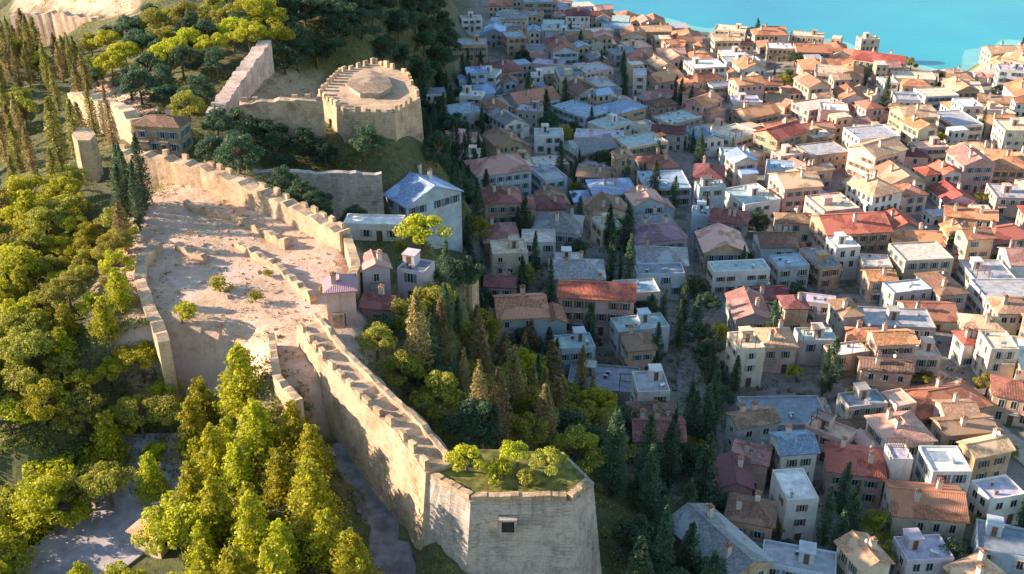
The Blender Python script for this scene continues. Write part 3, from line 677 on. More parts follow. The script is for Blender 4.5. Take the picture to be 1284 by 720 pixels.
KEY = [  # px, py, width, depth (photo pixels), roof type, roof colour, wall colour, storeys; blue and teal hold the hill's shade
 (1038,97,34,30,'flat','peach','cream',3),(1068,97,24,30,'gable','orange','peach',2),(1102,80,62,22,'gable','red','peach',2,-28),(1112,107,18,20,'flat','white','white',2),
 (1135,128,30,24,'flat','grey','white',2),(1045,141,34,22,'flat','white','pink',3),(1212,137,26,26,'flat','white','white',3),(1269,165,34,30,'flat','cream','cream',3),
 (1262,214,52,30,'hip','orange','peach',2),(1250,131,46,18,'gable','brown','cream',2),(1015,167,54,18,'gable','terracotta','pink',2),(1098,170,50,26,'flat','cream','ochre',2),
 (1145,201,30,18,'hip','maroon','pink',2),(1165,188,40,16,'flat','peach','pink',2),(1041,37,24,12,'flat','cream','cream',3),(1256,67,44,20,'gable','peach','peach',2),(1266,92,30,20,'flat','lilac','white',3),
 (934,131,34,18,'flat','lilac','white',2),(908,112,40,14,'flat','slate','lilac',2),(921,198,36,20,'flat','teal','pale blue',2),(978,214,34,26,'flat','blue','pale blue',2),(888,226,36,34,'hip','maroon','pink',2),
 (864,57,30,14,'gable','brown','cream',2),(822,42,36,16,'gable','peach','peach',2),(840,70,34,16,'gable','pink','peach',2),(751,43,34,14,'flat','pale','cream',2),(607,97,38,20,'flat','teal','white',2),
 (592,124,28,16,'flat','white','white',2),(688,84,38,18,'flat','lilac','lilac',2),(672,100,18,14,'flat','white','white',2),(802,100,16,22,'flat','lilac','white',3),(755,127,36,14,'flat','pale','grey',2),
 (591,201,22,24,'flat','pale','cream',2),(648,208,38,38,'flat','pale','stone',2),(688,174,36,20,'flat','teal','white',2),(664,144,30,20,'flat','lilac','grey',2),(751,174,60,24,'flat','lilac','white',2),
 (832,232,58,44,'flat','blue','pale blue',2,4),(838,171,40,18,'gable','maroon','grey',2),(745,226,40,20,'gable','brown','grey',2),(591,33,26,12,'flat','teal','white',2),(698,8,36,10,'gable','pink','white',2),
 (628,253,30,22,'flat','teal','white',2),(761,287,28,28,'flat','teal','cream',2),(700,290,56,40,'hip','grey','lilac',2),(712,330,34,14,'flat','white','white',1),(638,322,44,30,'flat','cream','cream',3),
 (629,366,38,22,'gable','maroon','pink',2),(748,380,92,34,'gable','red','pink',3,-6),(718,441,50,26,'flat','teal','pale blue',2),(800,440,34,30,'hip','brown','peach',2),(815,492,40,36,'flat','grey','white',3),
 (822,303,64,36,'hip','purple','lilac',2),(826,347,60,22,'flat','slate','pale blue',2),
 (1055,318,32,24,'flat','white','white',3),(995,283,44,22,'hip','brown','cream',2),(925,345,72,22,'flat','teal','white',2,6),(988,338,40,26,'flat','blue','pale blue',2),(1025,384,42,18,'flat','lilac','lilac',2),
 (1136,368,52,22,'flat','white','pale blue',2),(1122,408,86,36,'flat','grey','grey',2,-5),(1236,347,52,40,'flat','grey','white',2),(1179,364,36,44,'hip','brown','grey',2),
 (934,440,34,32,'flat','cream','cream',3),(970,436,44,34,'hip','peach','pink',2),(1021,432,46,24,'flat','teal','white',2),(1060,440,46,24,'flat','white','pale blue',2),(1256,300,60,30,'hip','red','pink',2),
 (1215,275,60,22,'gable','orange','peach',2,-15),(1249,441,34,34,'flat','cream','cream',3),(1228,412,46,24,'hip','peach','peach',2),(1108,471,60,20,'gable','brown','peach',2),(1155,451,34,28,'flat','cream','pink',2),
 (914,279,46,30,'hip','maroon','grey',2),(878,272,26,26,'flat','teal','teal' if 0 else 'pale blue',2),
 (1040,552,56,22,'flat','peach','pink',2,-38),(1070,588,66,44,'hip','red','pink',2,-12),(1124,584,42,40,'flat','lilac','white',3,0),(1181,594,48,40,'flat','white','white',3,0),(1156,646,92,54,'gable','orange','cream',2,-8),
 (995,622,40,46,'flat','white','white',3,5),(941,582,42,30,'gable','pink','pink',2),(918,610,40,44,'gable','maroon','pink',2),(940,658,56,36,'hip','brown','peach',2),(983,664,30,30,'gable','terracotta','pink',2),
 (1080,510,52,24,'flat','slate','grey',2),(1125,508,34,30,'flat','peach','pink',2),(1064,541,50,14,'gable','brown','grey',1),(1206,547,66,26,'gable','brown','ochre',2),(1269,500,50,34,'hip','terracotta','peach',2),
 (1249,622,50,30,'flat','lilac','white',2),(1256,690,66,44,'flat','slate','pale blue',2),(1155,700,60,34,'flat','lilac','lilac',2),(1000,712,90,34,'flat','grey','pale blue',2),
 (1232,575,54,20,'gable','ochre' if 0 else 'peach','ochre',2)]
for k in KEY:
    h = H_(*k[:8], rz=(k[8] if len(k) > 8 else None), wing=rnd.random() < 0.2 and k[4] != 'flat')
    h['wing'] = False
    for _ in range(8):
        if any(overlap(h, o, 0.2) for o in HOUSES): h['w'] *= 0.93; h['d'] *= 0.93
        else: HOUSES.append(h); break
# castle houses (inside the walls)
CH = [(516,222,100,62,'gable','blue','pale blue',1,-52,'hall'),(470,283,74,20,'flat','white','white',1,-4,'house'),(427,368,32,30,'hip','purple','pink',2,10,'house'),(470,350,34,26,'gable','pink','lilac',2,15,'house'),(477,395,36,22,'gable','maroon','pink',1,-10,'house'),(512,385,30,24,'hip','purple','grey',1,5,'house'),
      (522,345,36,26,'flat','slate','lilac',2,-20,'house'),(205,165,58,26,'hip','brown','stone',2,-8,'gatehouse'),(198,668,44,34,'hip','terracotta','cream',1,-25,'cottage')]
for k in CH:
    h = H_(*k[:8], rz=k[8]); h['name'] = k[9]; h['castle'] = 1
    if not any(overlap(h, o, 0) for o in HOUSES): HOUSES.append(h)
n_key = len(HOUSES)

TOWN = [(560,262),(586,190),(552,170),(545,110),(575,75),(610,40),(640,-25),(760,-10),(1330,-10),(1330,780),(905,780),(872,690),(860,600),(800,520),(770,500),(700,455),(640,400),(610,380),(590,330)]
GREEN = [(706,160,14,40),(655,275,12,34),(722,205,16,30),(612,160,12,40),(560,140,12,30),(770,200,12,20),(660,60,14,24),(785,260,12,30),(655,345,14,20),(590,300,16,50),(860,130,10,16),(592,265,34,80),(700,140,22,22),(765,325,34,22),(880,395,50,38),(980,85,36,22),(1145,66,46,16),(951,22,22,22),(1075,672,50,26),(1210,690,18,24),(615,60,30,18),(1108,132,10,10),(815,385,32,24),(1040,470,20,16),(900,470,30,40),(580,95,16,14),
         (725,250,20,26),(860,540,34,40),(690,475,40,30)]
def green(px, py): return any(((px-a)/b)**2 + ((py-c)/d)**2 < 1 for a, c, b, d in GREEN)
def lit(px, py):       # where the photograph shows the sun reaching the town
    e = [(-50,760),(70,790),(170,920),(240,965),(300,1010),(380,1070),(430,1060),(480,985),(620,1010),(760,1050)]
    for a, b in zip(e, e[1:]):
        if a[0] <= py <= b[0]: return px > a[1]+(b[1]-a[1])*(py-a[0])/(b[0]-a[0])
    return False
cand = []
for i in range(-12, 40):
    for j in range(0, 60):
        x = -60+i*9.4+rnd.uniform(-2.4, 2.4)+(j % 2)*4.5; y = 125+j*8.6+rnd.uniform(-2, 2); cand.append((x, y))
rnd.shuffle(cand)
def try_house(x, y, sc, m):
    if y > shore(x)-9: return
    st = rnd.choice((1,2,2,2,3)) if y < shore(x)-50 else rnd.choice((1,1,2)); z = T(x, y); px, py, dp = proj(x, y, z+5)
    if not (-20 < px < 1320 and -12 < py < 750) or not inpoly(px, py, TOWN) or green(px, py) or z > 40: return
    L = lit(px, py)  # unlit houses take cooler, darker colours: the hill's shade painted into them
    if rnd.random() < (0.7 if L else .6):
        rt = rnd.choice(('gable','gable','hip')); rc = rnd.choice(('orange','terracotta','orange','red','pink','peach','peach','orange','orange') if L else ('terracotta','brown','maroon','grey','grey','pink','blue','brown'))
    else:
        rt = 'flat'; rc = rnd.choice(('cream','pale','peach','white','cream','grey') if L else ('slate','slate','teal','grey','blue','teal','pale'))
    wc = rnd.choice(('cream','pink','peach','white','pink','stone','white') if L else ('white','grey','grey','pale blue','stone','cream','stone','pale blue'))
    w = rnd.uniform(9, 16)*sc; d = rnd.uniform(8, 11.5)*sc
    ang = 18*math.sin(x*0.018+0.5)+14*math.sin(y*0.021)+rnd.gauss(0, 7)+(90 if rnd.random() < .3 else 0)
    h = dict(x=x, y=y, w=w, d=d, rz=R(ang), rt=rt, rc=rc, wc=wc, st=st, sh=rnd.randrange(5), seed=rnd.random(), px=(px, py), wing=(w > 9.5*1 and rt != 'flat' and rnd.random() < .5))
    if lane_d(x, y) < min(w, d)*.42: return
    if not any(overlap(h, o, m) for o in HOUSES): HOUSES.append(h)
for sc, m in ((1.1, 0.2), (1.0, 0.1), (0.86, 0.05), (0.72, 0.05), (0.55, 0.05)):
    for x, y in cand: try_house(x+rnd.uniform(-2,2), y+rnd.uniform(-2,2), sc, m)
# the 288 houses that show largest stay single things, the rest, far down by the shore, read as one mass
def size_(h):
    dp = proj(h['x'], h['y'], 5)[2]; return 1e9 if 'name' in h else (h['w']*h['d']+h['w']*h['st']*3)/dp**2 + (5 if h in KEYS else 0)
KEYS = HOUSES[:n_key]; print('placed', len(HOUSES)); HOUSES.sort(key=lambda h: -size_(h)); FAR = HOUSES[288:]; ALLH = HOUSES; HOUSES = HOUSES[:288]
print('houses', len(HOUSES), n_key)
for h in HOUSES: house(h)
# far houses: one mesh per object, still real houses with roofs and window recesses
fmb = MB(); fm = [plaster(WALLC[c]) for c in WALLC] + [tiles(ROOFC[c]) for c in ROOFC] + [FM[c] for c in FLATC] + [M_GLASS]
fi = {**{('w', c): i for i, c in enumerate(WALLC)}, **{('r', c): len(WALLC)+i for i, c in enumerate(ROOFC)}, **{('f', c): len(WALLC)+len(ROOFC)+i for i, c in enumerate(FLATC)}}
for h in FAR:
    w, d, H = h['w'], h['d'], h['st']*2.9+.3; zb = T(h['x'], h['y']); mw, mr = MB(), MB()
    mw.add([(a, b, z) for z in (-3, H) for a, b in ((-w/2,-d/2),(w/2,-d/2),(w/2,d/2),(-w/2,d/2))], [(0,1,5,4),(1,2,6,5),(2,3,7,6),(3,0,4,7)])
    if h['rt'] == 'flat': mr.box(-w/2+.2, w/2-.2, -d/2+.2, d/2-.2, H-.3, H+.15); k = fi[('f', h['rc'])]
    else: roof_parts(mr, mw, h['rt'], w, d, H); k = fi[('r', h['rc'])]
    X = Matrix.Translation((h['x'], h['y'], zb)) @ Matrix.Rotation(h['rz'], 4, 'Z')
    fmb.add([X @ Vector(p) for p in mw.v], mw.f, fi[('w', h['wc'])]); fmb.add([X @ Vector(p) for p in mr.v], mr.f, k)
    for q in range(int(w/2.3)):
        for s_ in range(h['st']): fmb.box(-w/2+1+q*2.3, -w/2+2+q*2.3, -d/2-.04, -d/2+.1, .9+s_*2.9, 2.3+s_*2.9, len(fm)-1, X)
    for q in range(int(d/2.3)):
        for s_ in range(h['st']): fmb.box(-w/2-.04, -w/2+.1, -d/2+1+q*2.3, -d/2+2+q*2.3, .9+s_*2.9, 2.3+s_*2.9, len(fm)-1, X)
if FAR: tag(fmb.build('distant_houses', fm), kind='stuff')

# ------------------------------------------------------------------ trees
def leaves(mb, c, rad, n, size, r, flatn=0.55):
    for _ in range(n):
        while True:
            p = Vector((r.uniform(-1,1), r.uniform(-1,1), r.uniform(-1,1)))
            if p.length <= 1: break
        if p.length > 0: p = p.normalized()*(p.length**0.45)
        q = Vector((c[0]+p.x*rad[0], c[1]+p.y*rad[1], c[2]+p.z*rad[2]))
        nrm = (p*0.8 + Vector((r.gauss(0,.6), r.gauss(0,.6), r.gauss(0,.6)+0.25))).normalized()
        a = nrm.orthogonal().normalized(); b = nrm.cross(a); th = r.uniform(0, 6.28); a, b = a*math.cos(th)+b*math.sin(th), b*math.cos(th)-a*math.sin(th)
        s = size*r.uniform(.6, 1.35)
        o = len(mb.v); mb.v += [tuple(q-a*s), tuple(q-b*s*.55), tuple(q+a*s), tuple(q+b*s*.55)]; mb.f.append((o, o+1, o+2, o+3)); mb.m.append(0)
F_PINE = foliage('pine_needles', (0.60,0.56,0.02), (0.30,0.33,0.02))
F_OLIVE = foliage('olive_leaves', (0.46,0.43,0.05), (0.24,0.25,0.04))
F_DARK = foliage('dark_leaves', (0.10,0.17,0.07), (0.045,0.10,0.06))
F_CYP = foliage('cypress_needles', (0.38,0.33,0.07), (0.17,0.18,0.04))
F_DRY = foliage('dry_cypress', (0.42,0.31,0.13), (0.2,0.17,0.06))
def make_tree(kind, seed):
    r = random.Random(seed); cr = MB(); tk = MB()
    if kind == 'conifer':                     # 9 m tall, layered branches, pointed
        Ht = 10; tk.tube([(0,0,-1),(0.05,0,3),(0,0.05,Ht-0.6)], [0.28,0.2,0.04], 7)
        z = 1.4
        while z < Ht-0.4:
            f = (z-1.4)/(Ht-1.4); Rr = (1-f)**0.8*3.1+0.25; nb = max(3, int(7*(1-f)+3))
            ph = r.uniform(0, 6)
            for k in range(nb):
                a = ph+k*6.283/nb+r.uniform(-.25,.25); rr = Rr*r.uniform(.7, 1.12)
                tk.tube([(0,0,z),(math.cos(a)*rr*.9, math.sin(a)*rr*.9, z-0.1*rr)], [0.05,0.015], 4)
                for s in (.35, .68, .95): leaves(cr, (math.cos(a)*rr*s, math.sin(a)*rr*s, z-0.1*rr*s+0.1), (0.55*rr*.45+.2, .55*rr*.45+.2, .3), 26, 0.2, r)
            z += 0.75
    elif kind in ('pine', 'broad', 'olive'):
        Ht = {'pine': 9.5, 'broad': 8.0, 'olive': 5.5}[kind]; Rr = {'pine': 3.9, 'broad': 3.7, 'olive': 3.0}[kind]
        lean = (r.uniform(-.6,.6), r.uniform(-.6,.6)); tk.tube([(0,0,-1),(lean[0]*.3,lean[1]*.3,Ht*.25),(lean[0],lean[1],Ht*.5)], [0.36,0.28,0.2], 8)
        for k in range(26 if kind != 'olive' else 18):
            a = r.uniform(0, 6.283); rr = Rr*math.sqrt(r.uniform(0.02, 1)); zz = Ht*(0.56+0.36*math.sqrt(max(0, 1-(rr/Rr)**2))*r.uniform(.35, 1.05) if kind != 'broad' else .35+.55*math.sqrt(max(0,1-(rr/Rr)**2))*r.uniform(.2,1.05))
            c = (lean[0]+math.cos(a)*rr, lean[1]+math.sin(a)*rr, zz)
            tk.tube([(lean[0],lean[1],Ht*.46),((lean[0]+c[0])/2,(lean[1]+c[1])/2,(Ht*.46+zz)/2+.2),c], [0.13,0.09,0.03], 5)
            s = r.uniform(.7, 1.35)*Rr/3.6; leaves(cr, c, (s*1.15, s*1.15, s*.72), int(190*s), 0.2, r)
    elif kind == 'cypress':
        Ht = 13; tk.tube([(0,0,-1),(0,0,Ht*.9)], [0.3,0.04], 7)
        z = 0.9
        while z < Ht:
            f = z/Ht; Rr = 1.35*math.sin(min(1, f*2.2+.25)*math.pi/2)*(1-f**2.6)+.12
            for k in range(5):
                a = r.uniform(0, 6.28); q = Rr*.55; tk.tube([(0,0,z-.3),(math.cos(a)*q,math.sin(a)*q,z+.3)], [.04,.02], 4)
                leaves(cr, (math.cos(a)*q, math.sin(a)*q, z+.3), (Rr*.55, Rr*.55, .75), 24, 0.17, r)
            z += 0.55
    elif kind == 'shrub':
        tk.tube([(0,0,-.3),(0.1,0,1.0)], [.1,.05], 6)
        for k in range(9):
            a = r.uniform(0,6.28); rr = r.uniform(0,1.0); c = (math.cos(a)*rr, math.sin(a)*rr, .7+r.uniform(0,.9)*(1-rr*.4))
            tk.tube([(0,0,.2), c], [.05,.02], 4); leaves(cr, c, (.65,.65,.5), 70, .15, r)
    return cr, tk, 0
PROTO = {}
def proto(kind, fol, seed):
    key = (kind, fol.name, seed)
    if key not in PROTO:
        cr, tk, _ = make_tree(kind, seed); PROTO[key] = (cr.mesh('crown', fol, uv=False), tk.mesh('trunk', M_BARK_PALE if fol in (F_DRY,) else M_BARK, uv=False))
    return PROTO[key]
NAME = {'conifer': 'conifer_tree', 'pine': 'pine_tree', 'broad': 'leafy_tree', 'olive': 'olive_tree', 'cypress': 'cypress_tree', 'shrub': 'shrub'}
TREES = []
def clear_of(x, y, r):
    for h in ALLH:
        if math.hypot(h['x']-x, h['y']-y) < 14+r:
            c, s = math.cos(-h['rz']), math.sin(-h['rz']); dx, dy = x-h['x'], y-h['y']; u, v = c*dx-s*dy, s*dx+c*dy
            if abs(u) < h['w']/2+r and abs(v) < h['d']/2+r: return False
    return True
def tree(kind, fol, x, y, s, zone, z=None, label=None):
    cm, tm = proto(kind, fol, rnd.randrange(3)); z = T(x, y) if z is None else z
    root = empty(NAME[kind], (x, y, z), rnd.uniform(0, 6.28)); sx = s*(rnd.uniform(.9, 1.1) if kind != 'cypress' else rnd.uniform(.85, 1.6)); root.scale = (sx, sx, s*rnd.uniform(.92, 1.12))
    link(cm, 'crown', root); link(tm, 'trunk', root)
    TREES.append(dict(x=x, y=y, z=z, s=s, kind=kind, fol=fol.name, root=root, zone=zone, label=label, r=s*3)); return root
def near_path(x, y, r): return False
CLEARPX = [[(10,780),(30,700),(95,652),(160,625),(190,622),(235,640),(225,690),(235,740)],      # the road
           [(430,545),(470,545),(505,600),(520,740),(470,740),(455,640)]]                                            # the path by the wall
def zone_trees(name, poly, sp, mix, n_max=99, up=5, wall=None, srange=(.8, 1.2)):
    pts = [ray_ground(a, b, up) for a, b in poly]; x0, x1 = min(p[0] for p in pts)-4, max(p[0] for p in pts)+4; y0, y1 = min(p[1] for p in pts)-6, min(440 if name not in ('town',) else 700, max(p[1] for p in pts)+6)
    n = 0
    for _ in range(9000):
        if n >= n_max: break
        x, y = rnd.uniform(x0, x1), rnd.uniform(y0, y1); z = T(x, y); px, py, dp = proj(x, y, z+up)
        if not inpoly(px, py, poly) or y > shore(x)-6: continue
        gx, gy, _d = proj(x, y, z+1)
        if any(inpoly(gx, gy, P) for P in CLEARPX): continue
        kind, fol = rnd.choice(mix)
        sp_ = sp*(0.55 if kind == 'cypress' else 1)
        if any(math.hypot(t_['x']-x, t_['y']-y) < sp_ for t_ in TREES): continue
        if not clear_of(x, y, 0.8): continue
        if polyd(x, y, COURT) < 1.0: continue
        if any(segd(x, y, a[:2], b[:2])[0] < 4.5 for a, b in zip(cw, cw[1:])): continue
        if polyd(x, y, bt) < 3.0 or any(polyd(x, y, Q) < q for Q, q in NOTREE): continue
        sc_ = rnd.uniform(*srange)
        if -100 < x and polyd(x, y, COURT) < 16 and name in ('left', 'cypress'): sc_ *= 0.7
        tree(kind, fol, x, y, sc_, name); n += 1
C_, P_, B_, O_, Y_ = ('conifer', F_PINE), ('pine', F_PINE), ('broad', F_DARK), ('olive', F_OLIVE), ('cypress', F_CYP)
zone_trees('front', [(235,490),(300,470),(360,505),(400,560),(425,600),(455,720),(460,800),(235,800)], 4.6, [C_, C_, ('conifer', F_PINE)], 30, 6, srange=(.8,1.15))
zone_trees('left', [(-50,250),(60,240),(150,260),(160,420),(250,470),(260,540),(240,660),(220,800),(-60,800)], 4.1, [P_, ('broad', F_PINE), ('broad', F_PINE), C_, ('broad', F_OLIVE), ('pine', F_OLIVE)], 150, 6)
zone_trees('cypress', [(-40,30),(95,60),(140,160),(150,220),(160,430),(140,440),(90,300),(-40,280)], 5.0, [Y_, ('cypress', F_DRY), Y_, ('pine', F_OLIVE)], 75, 6)
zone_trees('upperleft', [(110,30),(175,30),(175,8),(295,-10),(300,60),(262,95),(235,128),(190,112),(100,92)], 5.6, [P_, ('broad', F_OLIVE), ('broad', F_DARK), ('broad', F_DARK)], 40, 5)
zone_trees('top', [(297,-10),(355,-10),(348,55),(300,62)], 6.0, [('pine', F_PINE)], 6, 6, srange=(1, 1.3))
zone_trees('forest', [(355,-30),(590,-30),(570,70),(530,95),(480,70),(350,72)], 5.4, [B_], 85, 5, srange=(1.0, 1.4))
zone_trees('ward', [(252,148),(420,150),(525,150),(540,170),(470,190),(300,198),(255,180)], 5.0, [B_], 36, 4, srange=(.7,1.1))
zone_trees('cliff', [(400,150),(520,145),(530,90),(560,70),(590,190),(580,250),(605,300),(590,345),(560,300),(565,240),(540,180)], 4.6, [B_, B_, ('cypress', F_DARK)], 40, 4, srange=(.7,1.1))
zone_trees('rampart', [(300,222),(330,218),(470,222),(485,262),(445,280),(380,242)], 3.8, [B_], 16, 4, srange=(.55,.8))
zone_trees('gate', [(150,235),(222,232),(222,300),(175,315),(155,290)], 5.0, [B_, ('cypress', F_DARK)], 7, 4)
zone_trees('behindwall', [(455,420),(560,405),(640,395),(700,450),(790,540),(780,575),(735,565),(640,548),(600,540),(520,488)], 5.2, [('broad', F_DARK), ('broad', F_OLIVE), P_, ('cypress', F_DRY)], 56, 5, srange=(.75, 1.15))
zone_trees('terrace', [(440,400),(500,395),(560,335),(605,345),(615,420),(540,480),(470,430)], 4.2, [B_, B_, ('cypress', F_DARK), ('broad', F_OLIVE)], 24, 4, srange=(.6, .95))
zone_trees('slope', [(770,590),(880,575),(930,680),(960,740),(780,740)], 7.0, [B_, ('cypress', F_DARK)], 16, 5)
for (a, c, b, d) in GREEN:
    P = [(a+b*math.cos(i*.785), c+d*math.sin(i*.785)) for i in range(8)]
    zone_trees('town', P, 5.2, [B_, B_, ('cypress', F_DARK), ('broad', F_OLIVE)], max(2, int(b*d/260)), 4, srange=(.6, 1.0))
nt = 0
nt2 = 0
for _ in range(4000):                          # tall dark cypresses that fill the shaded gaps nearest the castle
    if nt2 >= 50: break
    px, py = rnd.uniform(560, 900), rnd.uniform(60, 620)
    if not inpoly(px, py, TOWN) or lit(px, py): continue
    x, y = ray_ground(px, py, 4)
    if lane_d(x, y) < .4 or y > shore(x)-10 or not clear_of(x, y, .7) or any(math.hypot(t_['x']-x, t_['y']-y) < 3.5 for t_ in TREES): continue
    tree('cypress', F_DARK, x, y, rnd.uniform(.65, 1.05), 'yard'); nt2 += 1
for _ in range(4000):                          # single trees in yards between houses
    if nt >= 70: break
    px, py = rnd.uniform(570, 1290), rnd.uniform(20, 720)
    if not inpoly(px, py, TOWN): continue
    x, y = ray_ground(px, py, 2)
    if lane_d(x, y) < .6: continue
    if y > shore(x)-10 or not clear_of(x, y, 1.0) or any(math.hypot(t_['x']-x, t_['y']-y) < 6 for t_ in TREES): continue
    k = rnd.choice((B_, B_, ('olive', F_OLIVE), ('cypress', F_DARK))); tree(*k, x, y, rnd.uniform(.5, .85), 'yard'); nt += 1
# hand placed
for (px, py, up, kind, fol, s, lb) in ((275,362,1,'shrub',F_OLIVE,1.5,'larger round dark shrub in the middle of the sunlit courtyard'),(320,372,1,'shrub',F_OLIVE,1.1,'smaller dark shrub right of the round one in the courtyard'),
        (337,343,1,'shrub',F_OLIVE,.7,'smallest dry shrub behind the other courtyard shrubs'),(402,365,1,'shrub',F_OLIVE,.8,'low shrub near the right wall of the courtyard'),(232,430,1,'shrub',F_PINE,1.6,'yellow green bush at the lower left corner of the courtyard'),
        (530,292,4,'olive',F_PINE,1.35,'bright yellow green tree beside the low white building'),(462,244,4,'pine',F_PINE,.6,'small bright tree in front of the blue roofed hall'),
        (505,305,2,'shrub',F_OLIVE,1.2,'olive shrub at the foot of the bright tree beside the white building')):
    x, y = ray_ground(px, py, up); tree(kind, fol, x, y, s, 'hand', None, lb)
for (px, py, kind, fol, s, lb) in ((585,592,'olive',F_PINE,.75,'leftmost yellow green tree on the grass top of the bastion'),(622,600,'shrub',F_PINE,1.5,'spreading shrub in the middle of the bastion top'),
        (650,585,'olive',F_PINE,.7,'yellow green tree at the back of the bastion top'),(690,598,'olive',F_OLIVE,.75,'rightmost olive green tree on the bastion top'),(660,608,'shrub',F_OLIVE,1.2,'brownish shrub at the front of the bastion top')):
    x, y = W(px, py, bz); tree(kind, fol, x, y, s, 'hand', bz-.1, lb)

# undergrowth, dry grass
RUB = MB()
mb = MB(); r = random.Random(5); cnt = 0
while cnt < 9500:
    px, py = r.uniform(-60, 950), r.uniform(-15, 760); x, y = ray_ground(px, py)
    z = T(x, y); cnt += 1
    if y > 420 or z < 27 and x > -10 or polyd(x, y, COURT) < 1 or not clear_of(x, y, .5) or polyd(x, y, bt) < 2: continue
    if any(inpoly(px, py, P) for P in CLEARPX) or any(segd(x, y, a[:2], b[:2])[0] < 3 for a, b in zip(cw, cw[1:])): continue
    s = r.uniform(.4, 1.2)*(1+y/380); leaves(mb, (x, y, z+s*.3), (s, s, s*.6), int(14*s)+6, .22, r)
tag(mb.build('undergrowth', foliage('scrub_leaves', (0.30,0.29,0.05), (0.11,0.14,0.035)), uv=False), kind='stuff')
mb = MB(); cnt = 0
while cnt < 2600:
    px, py = r.uniform(560, 1300), r.uniform(10, 735); cnt += 1
    if not inpoly(px, py, TOWN): continue
    x, y = ray_ground(px, py); z = T(x, y)
    if y > shore(x)-10 or n2(x*1.3+9, y*1.3) < -.2 or not clear_of(x, y, .3): continue
    s = r.uniform(.3, .9); leaves(mb, (x, y, z+s*.5), (s, s, s*.8), int(22*s)+8, .22, r)
tag(mb.build('garden_plants', foliage('garden_leaves', (0.12,0.15,0.05), (0.05,0.08,0.035)), uv=False), kind='stuff')
mb = MB(); cnt = 0
while cnt < 1500:
    x, y = r.uniform(-70, -20), r.uniform(132, 210); cnt += 1
    if polyd(x, y, COURT) > 2 or n2(x*2, y*2) < -0.1: continue
    z = T(x, y); leaves(mb, (x, y, z+.12), (.45, .45, .18), 9, .13, r)
for _ in range(1500):
    x, y = r.uniform(-70, -20), r.uniform(130, 212)
    if polyd(x, y, COURT) > 3: continue
    if n2(x*2.3+4, y*2.3) < .35 and r.random() < .8: continue
    q = r.uniform(.08, .34); z = T(x, y); X = Matrix.Translation((x, y, z)) @ Matrix.Rotation(r.uniform(0, 6), 4, (r.random(), r.random(), 1)); RUB.box(-q, q*r.uniform(.6, 1), -q*.7, q*.7, -q*.4, q*.5, 0, X)
tag(RUB.build('rubble', M_STONE), kind='stuff')
tag(mb.build('dry_grass', foliage('dry_grass', (0.42,0.33,0.12), (0.24,0.20,0.08)), uv=False), kind='stuff')
# ------------------------------------------------------------------ labels
ST = {1: 'one storey', 2: 'two storey', 3: 'three storey'}
def roofw(h): return {'flat': 'flat %s roof', 'gable': '%s gabled roof', 'hip': '%s hipped roof'}[h['rt']] % h['rc']
def sunw(h): return 'sunlit' if lit(*h['px']) else 'shaded'
for h in HOUSES:
    h['sp'] = proj(h['x'], h['y'], h['z']+4); h['base'] = '%s %s house with %s' % (ST[h['st']], h['wc'], roofw(h)); h['short'] = '%s house with %s' % (h['wc'], roofw(h))
def rel(p, q):
    dx, dy = p[0]-q[0], p[1]-q[1]
    if abs(dx) > abs(dy)*1.2: return 'left of' if dx < 0 else 'right of'
    return 'in front of' if dy > 0 else 'behind'
def region(p):
    x, y = p[0]/1284, p[1]/720
    if y < .14 and x > .55: v = 'close to the sea'
    elif y < .3: v = 'in the upper part of town'
    elif y < .55: v = 'in the middle of town'
    elif y < .8: v = 'in the lower part of town'
    else: v = 'at the bottom of the photo'
    hx = 'beside the castle slope' if x < .52 else 'by the right edge' if x > .9 else ''
    return (v + (', ' + hx if hx else ''))
used_labels = set(); cnt_short = {}
for h in HOUSES: cnt_short[h['short']] = cnt_short.get(h['short'], 0)+1
OCC = ['hall', 'gatehouse']
for h in HOUSES:
    if h.get('name') == 'hall': l = 'long hall with blue roof at the foot of the many sided tower'; c = 'hall'
    elif h.get('name') == 'cottage': l = 'small cream cottage with tiled roof beside the road at bottom left'; c = 'cottage'
    elif h.get('name') == 'gatehouse': l = 'brown roofed stone gatehouse at the far left corner of the rampart'; c = 'gatehouse'
    else:
        c = 'house'; near = sorted((o for o in HOUSES if o is not h), key=lambda o: (o['sp'][0]-h['sp'][0])**2+((o['sp'][1]-h['sp'][1])*1.5)**2)[:9]
        near = sorted(near[:6], key=lambda o: cnt_short[o['short']])+near[6:]
        opts = [h['short']+', '+'%s %s' % (rel(h['sp'], o['sp']), ('the ' if cnt_short[o['short']] == 1 else 'a ')+o['short']) for o in near[:4]]
        opts = [sunw(h)+' '+o for o in opts]
        opts += ['%s, %s' % (h['short'], region(h['sp']))]
        opts += ['%s, %s, between %s house and %s one' % (h['short'], ST[h['st']], near[k]['wc'], near[k+1]['wc']) for k in range(4)]
        opts += ['%s, %s %s, %s %s' % (h['short'], rel(h['sp'], o['sp']), roofw(o), rel(h['sp'], q['sp']), roofw(q)) for o in near[:5] for q in near[:5] if o is not q]
        if h.get('castle'): opts = ['%s inside the castle, below the courtyard wall' % h['short']]+opts
        l = next((o for o in opts if o not in used_labels and len(o.replace('-', ' ').split()) <= 16), h['short'])
    used_labels.add(l); tag(h['root'], l, c, 'houses inside the castle walls' if h.get('castle') else 'houses of the old town')
    h['label'] = l
ORD = ['first','second','third','fourth','fifth','sixth','seventh','eighth','ninth','tenth','eleventh','twelfth','thirteenth','fourteenth','fifteenth']
ROWS = ['front','second','third','fourth','fifth','sixth','seventh','eighth','ninth','tenth','eleventh','twelfth','thirteenth','fourteenth','fifteenth','sixteenth','seventeenth','eighteenth']
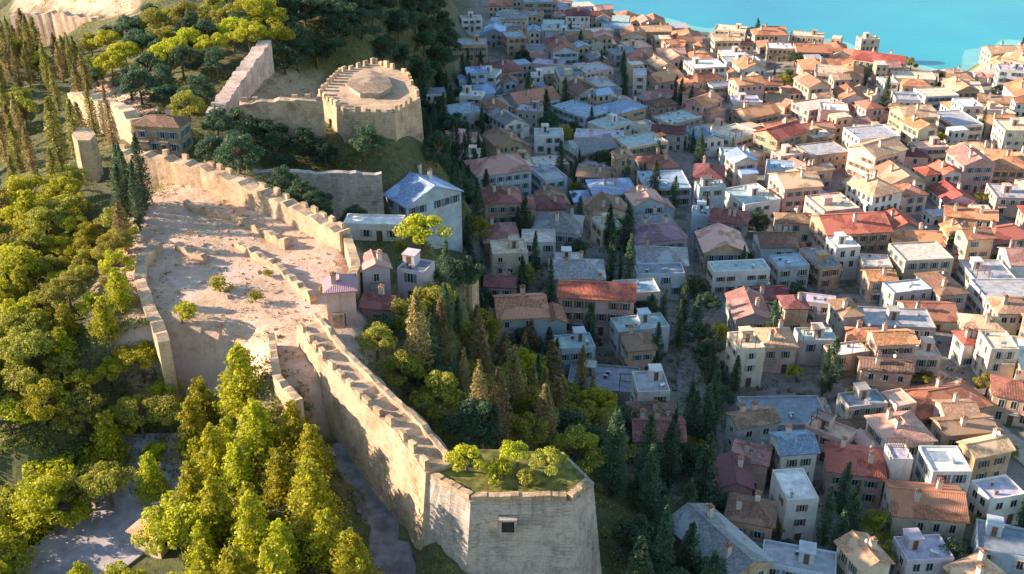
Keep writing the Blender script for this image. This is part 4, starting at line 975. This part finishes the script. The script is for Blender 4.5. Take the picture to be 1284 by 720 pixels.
ZP = {'front': ('below the courtyard', 'conifers below the courtyard', 7), 'left': ('on the left slope', 'pines on the left slope', 9), 'cypress': ('at the upper left', 'cypresses at the upper left', 9),
      'upperleft': ('beside the stepped wall', 'trees left of the stepped wall', 8), 'top': ('at the top', 'bright trees above the stepped wall', 4), 'forest': ('in the shaded wood', 'shaded wood behind the tower', 9),
      'ward': ('before the tower', 'shaded trees between the rampart and the tower', 9), 'rampart': ('right behind the rampart', 'dark trees right behind the rampart', 8), 'gate': ('left of the rampart', 'dark trees left of the rampart', 4), 'cliff': ('under the tower cliff', 'trees on the cliff under the tower', 6),
      'behindwall': ('behind the curtain wall', 'trees behind the curtain wall', 7), 'terrace': ('under the castle houses', 'dark trees below the castle houses', 6), 'slope': ('right of the bastion', 'dark trees right of the bastion', 5)}
FW = {'pine_needles': 'yellow green', 'olive_leaves': 'olive', 'dark_leaves': 'dark green', 'cypress_needles': 'olive green', 'dry_cypress': 'dry tan'}
CAT = {'conifer': 'conifer', 'pine': 'pine', 'broad': 'leafy tree', 'olive': 'olive tree', 'cypress': 'cypress', 'shrub': 'shrub'}
for t_ in TREES: t_['sp'] = proj(t_['x'], t_['y'], t_['z']+4)
for z in sorted(set(t_['zone'] for t_ in TREES)):
    L_ = [t_ for t_ in TREES if t_['zone'] == z]
    if z in ZP:
        ph, grp, per = ZP[z]; L_.sort(key=lambda q: -q['sp'][1])
        rows = [L_[i:i+per] for i in range(0, len(L_), per)]
        for ri, row in enumerate(rows):
            row.sort(key=lambda q: q['sp'][0])
            for i, q in enumerate(row):
                size = 'large' if q['s'] > 1.12 else 'small' if q['s'] < .88 else 'medium'
                q['label'] = '%s %s %s %s, %s from left in %s row' % (size, FW[q['fol']], CAT[q['kind']], ph, ORD[i], ROWS[min(ri, 17)]); q['group'] = grp
    elif z in ('town', 'yard'):
        for q in L_:
            near = sorted(HOUSES, key=lambda o: (o['x']-q['x'])**2+(o['y']-q['y'])**2)[:6]; b = '%s %s' % (FW[q['fol']], CAT[q['kind']]); q['group'] = 'trees between the houses'
            opts = ['%s %s %s %s' % (b, rel(q['sp'], o['sp']), 'the' if cnt_short[o['short']] == 1 else 'a', o['short']) for o in near[:4]]
            opts = [o if i % 2 else ('small ' if q['s'] < .75 else 'large ')+o for i, o in enumerate(opts)]
            opts += ['%s %s %s house, %s %s' % (b, rel(q['sp'], o['sp']), o['wc'], rel(q['sp'], p['sp']), roofw(p)) for o in near for p in near if o is not p]
            opts += ['small '+o for o in opts[4:]]
            q['label'] = next((o for o in opts if o not in used_labels and len(o.replace('-', ' ').split()) <= 16), opts[0]); used_labels.add(q['label'])
    else:
        for q in L_: q['group'] = 'shrubs and small trees on the castle'
    for q in L_: tag(q['root'], q['label'], CAT[q['kind']], q['group'])
from collections import Counter
print('long', [o['label'] for o in bpy.data.objects if 'label' in o.keys() and len(o['label'].replace('-',' ').split()) > 16][:8])
print('dup', [(k, v) for k, v in Counter([o['label'] for o in bpy.data.objects if o.parent is None and 'label' in o.keys()]).items() if v > 1][:10], 'houses', len(HOUSES), 'trees', len(TREES))
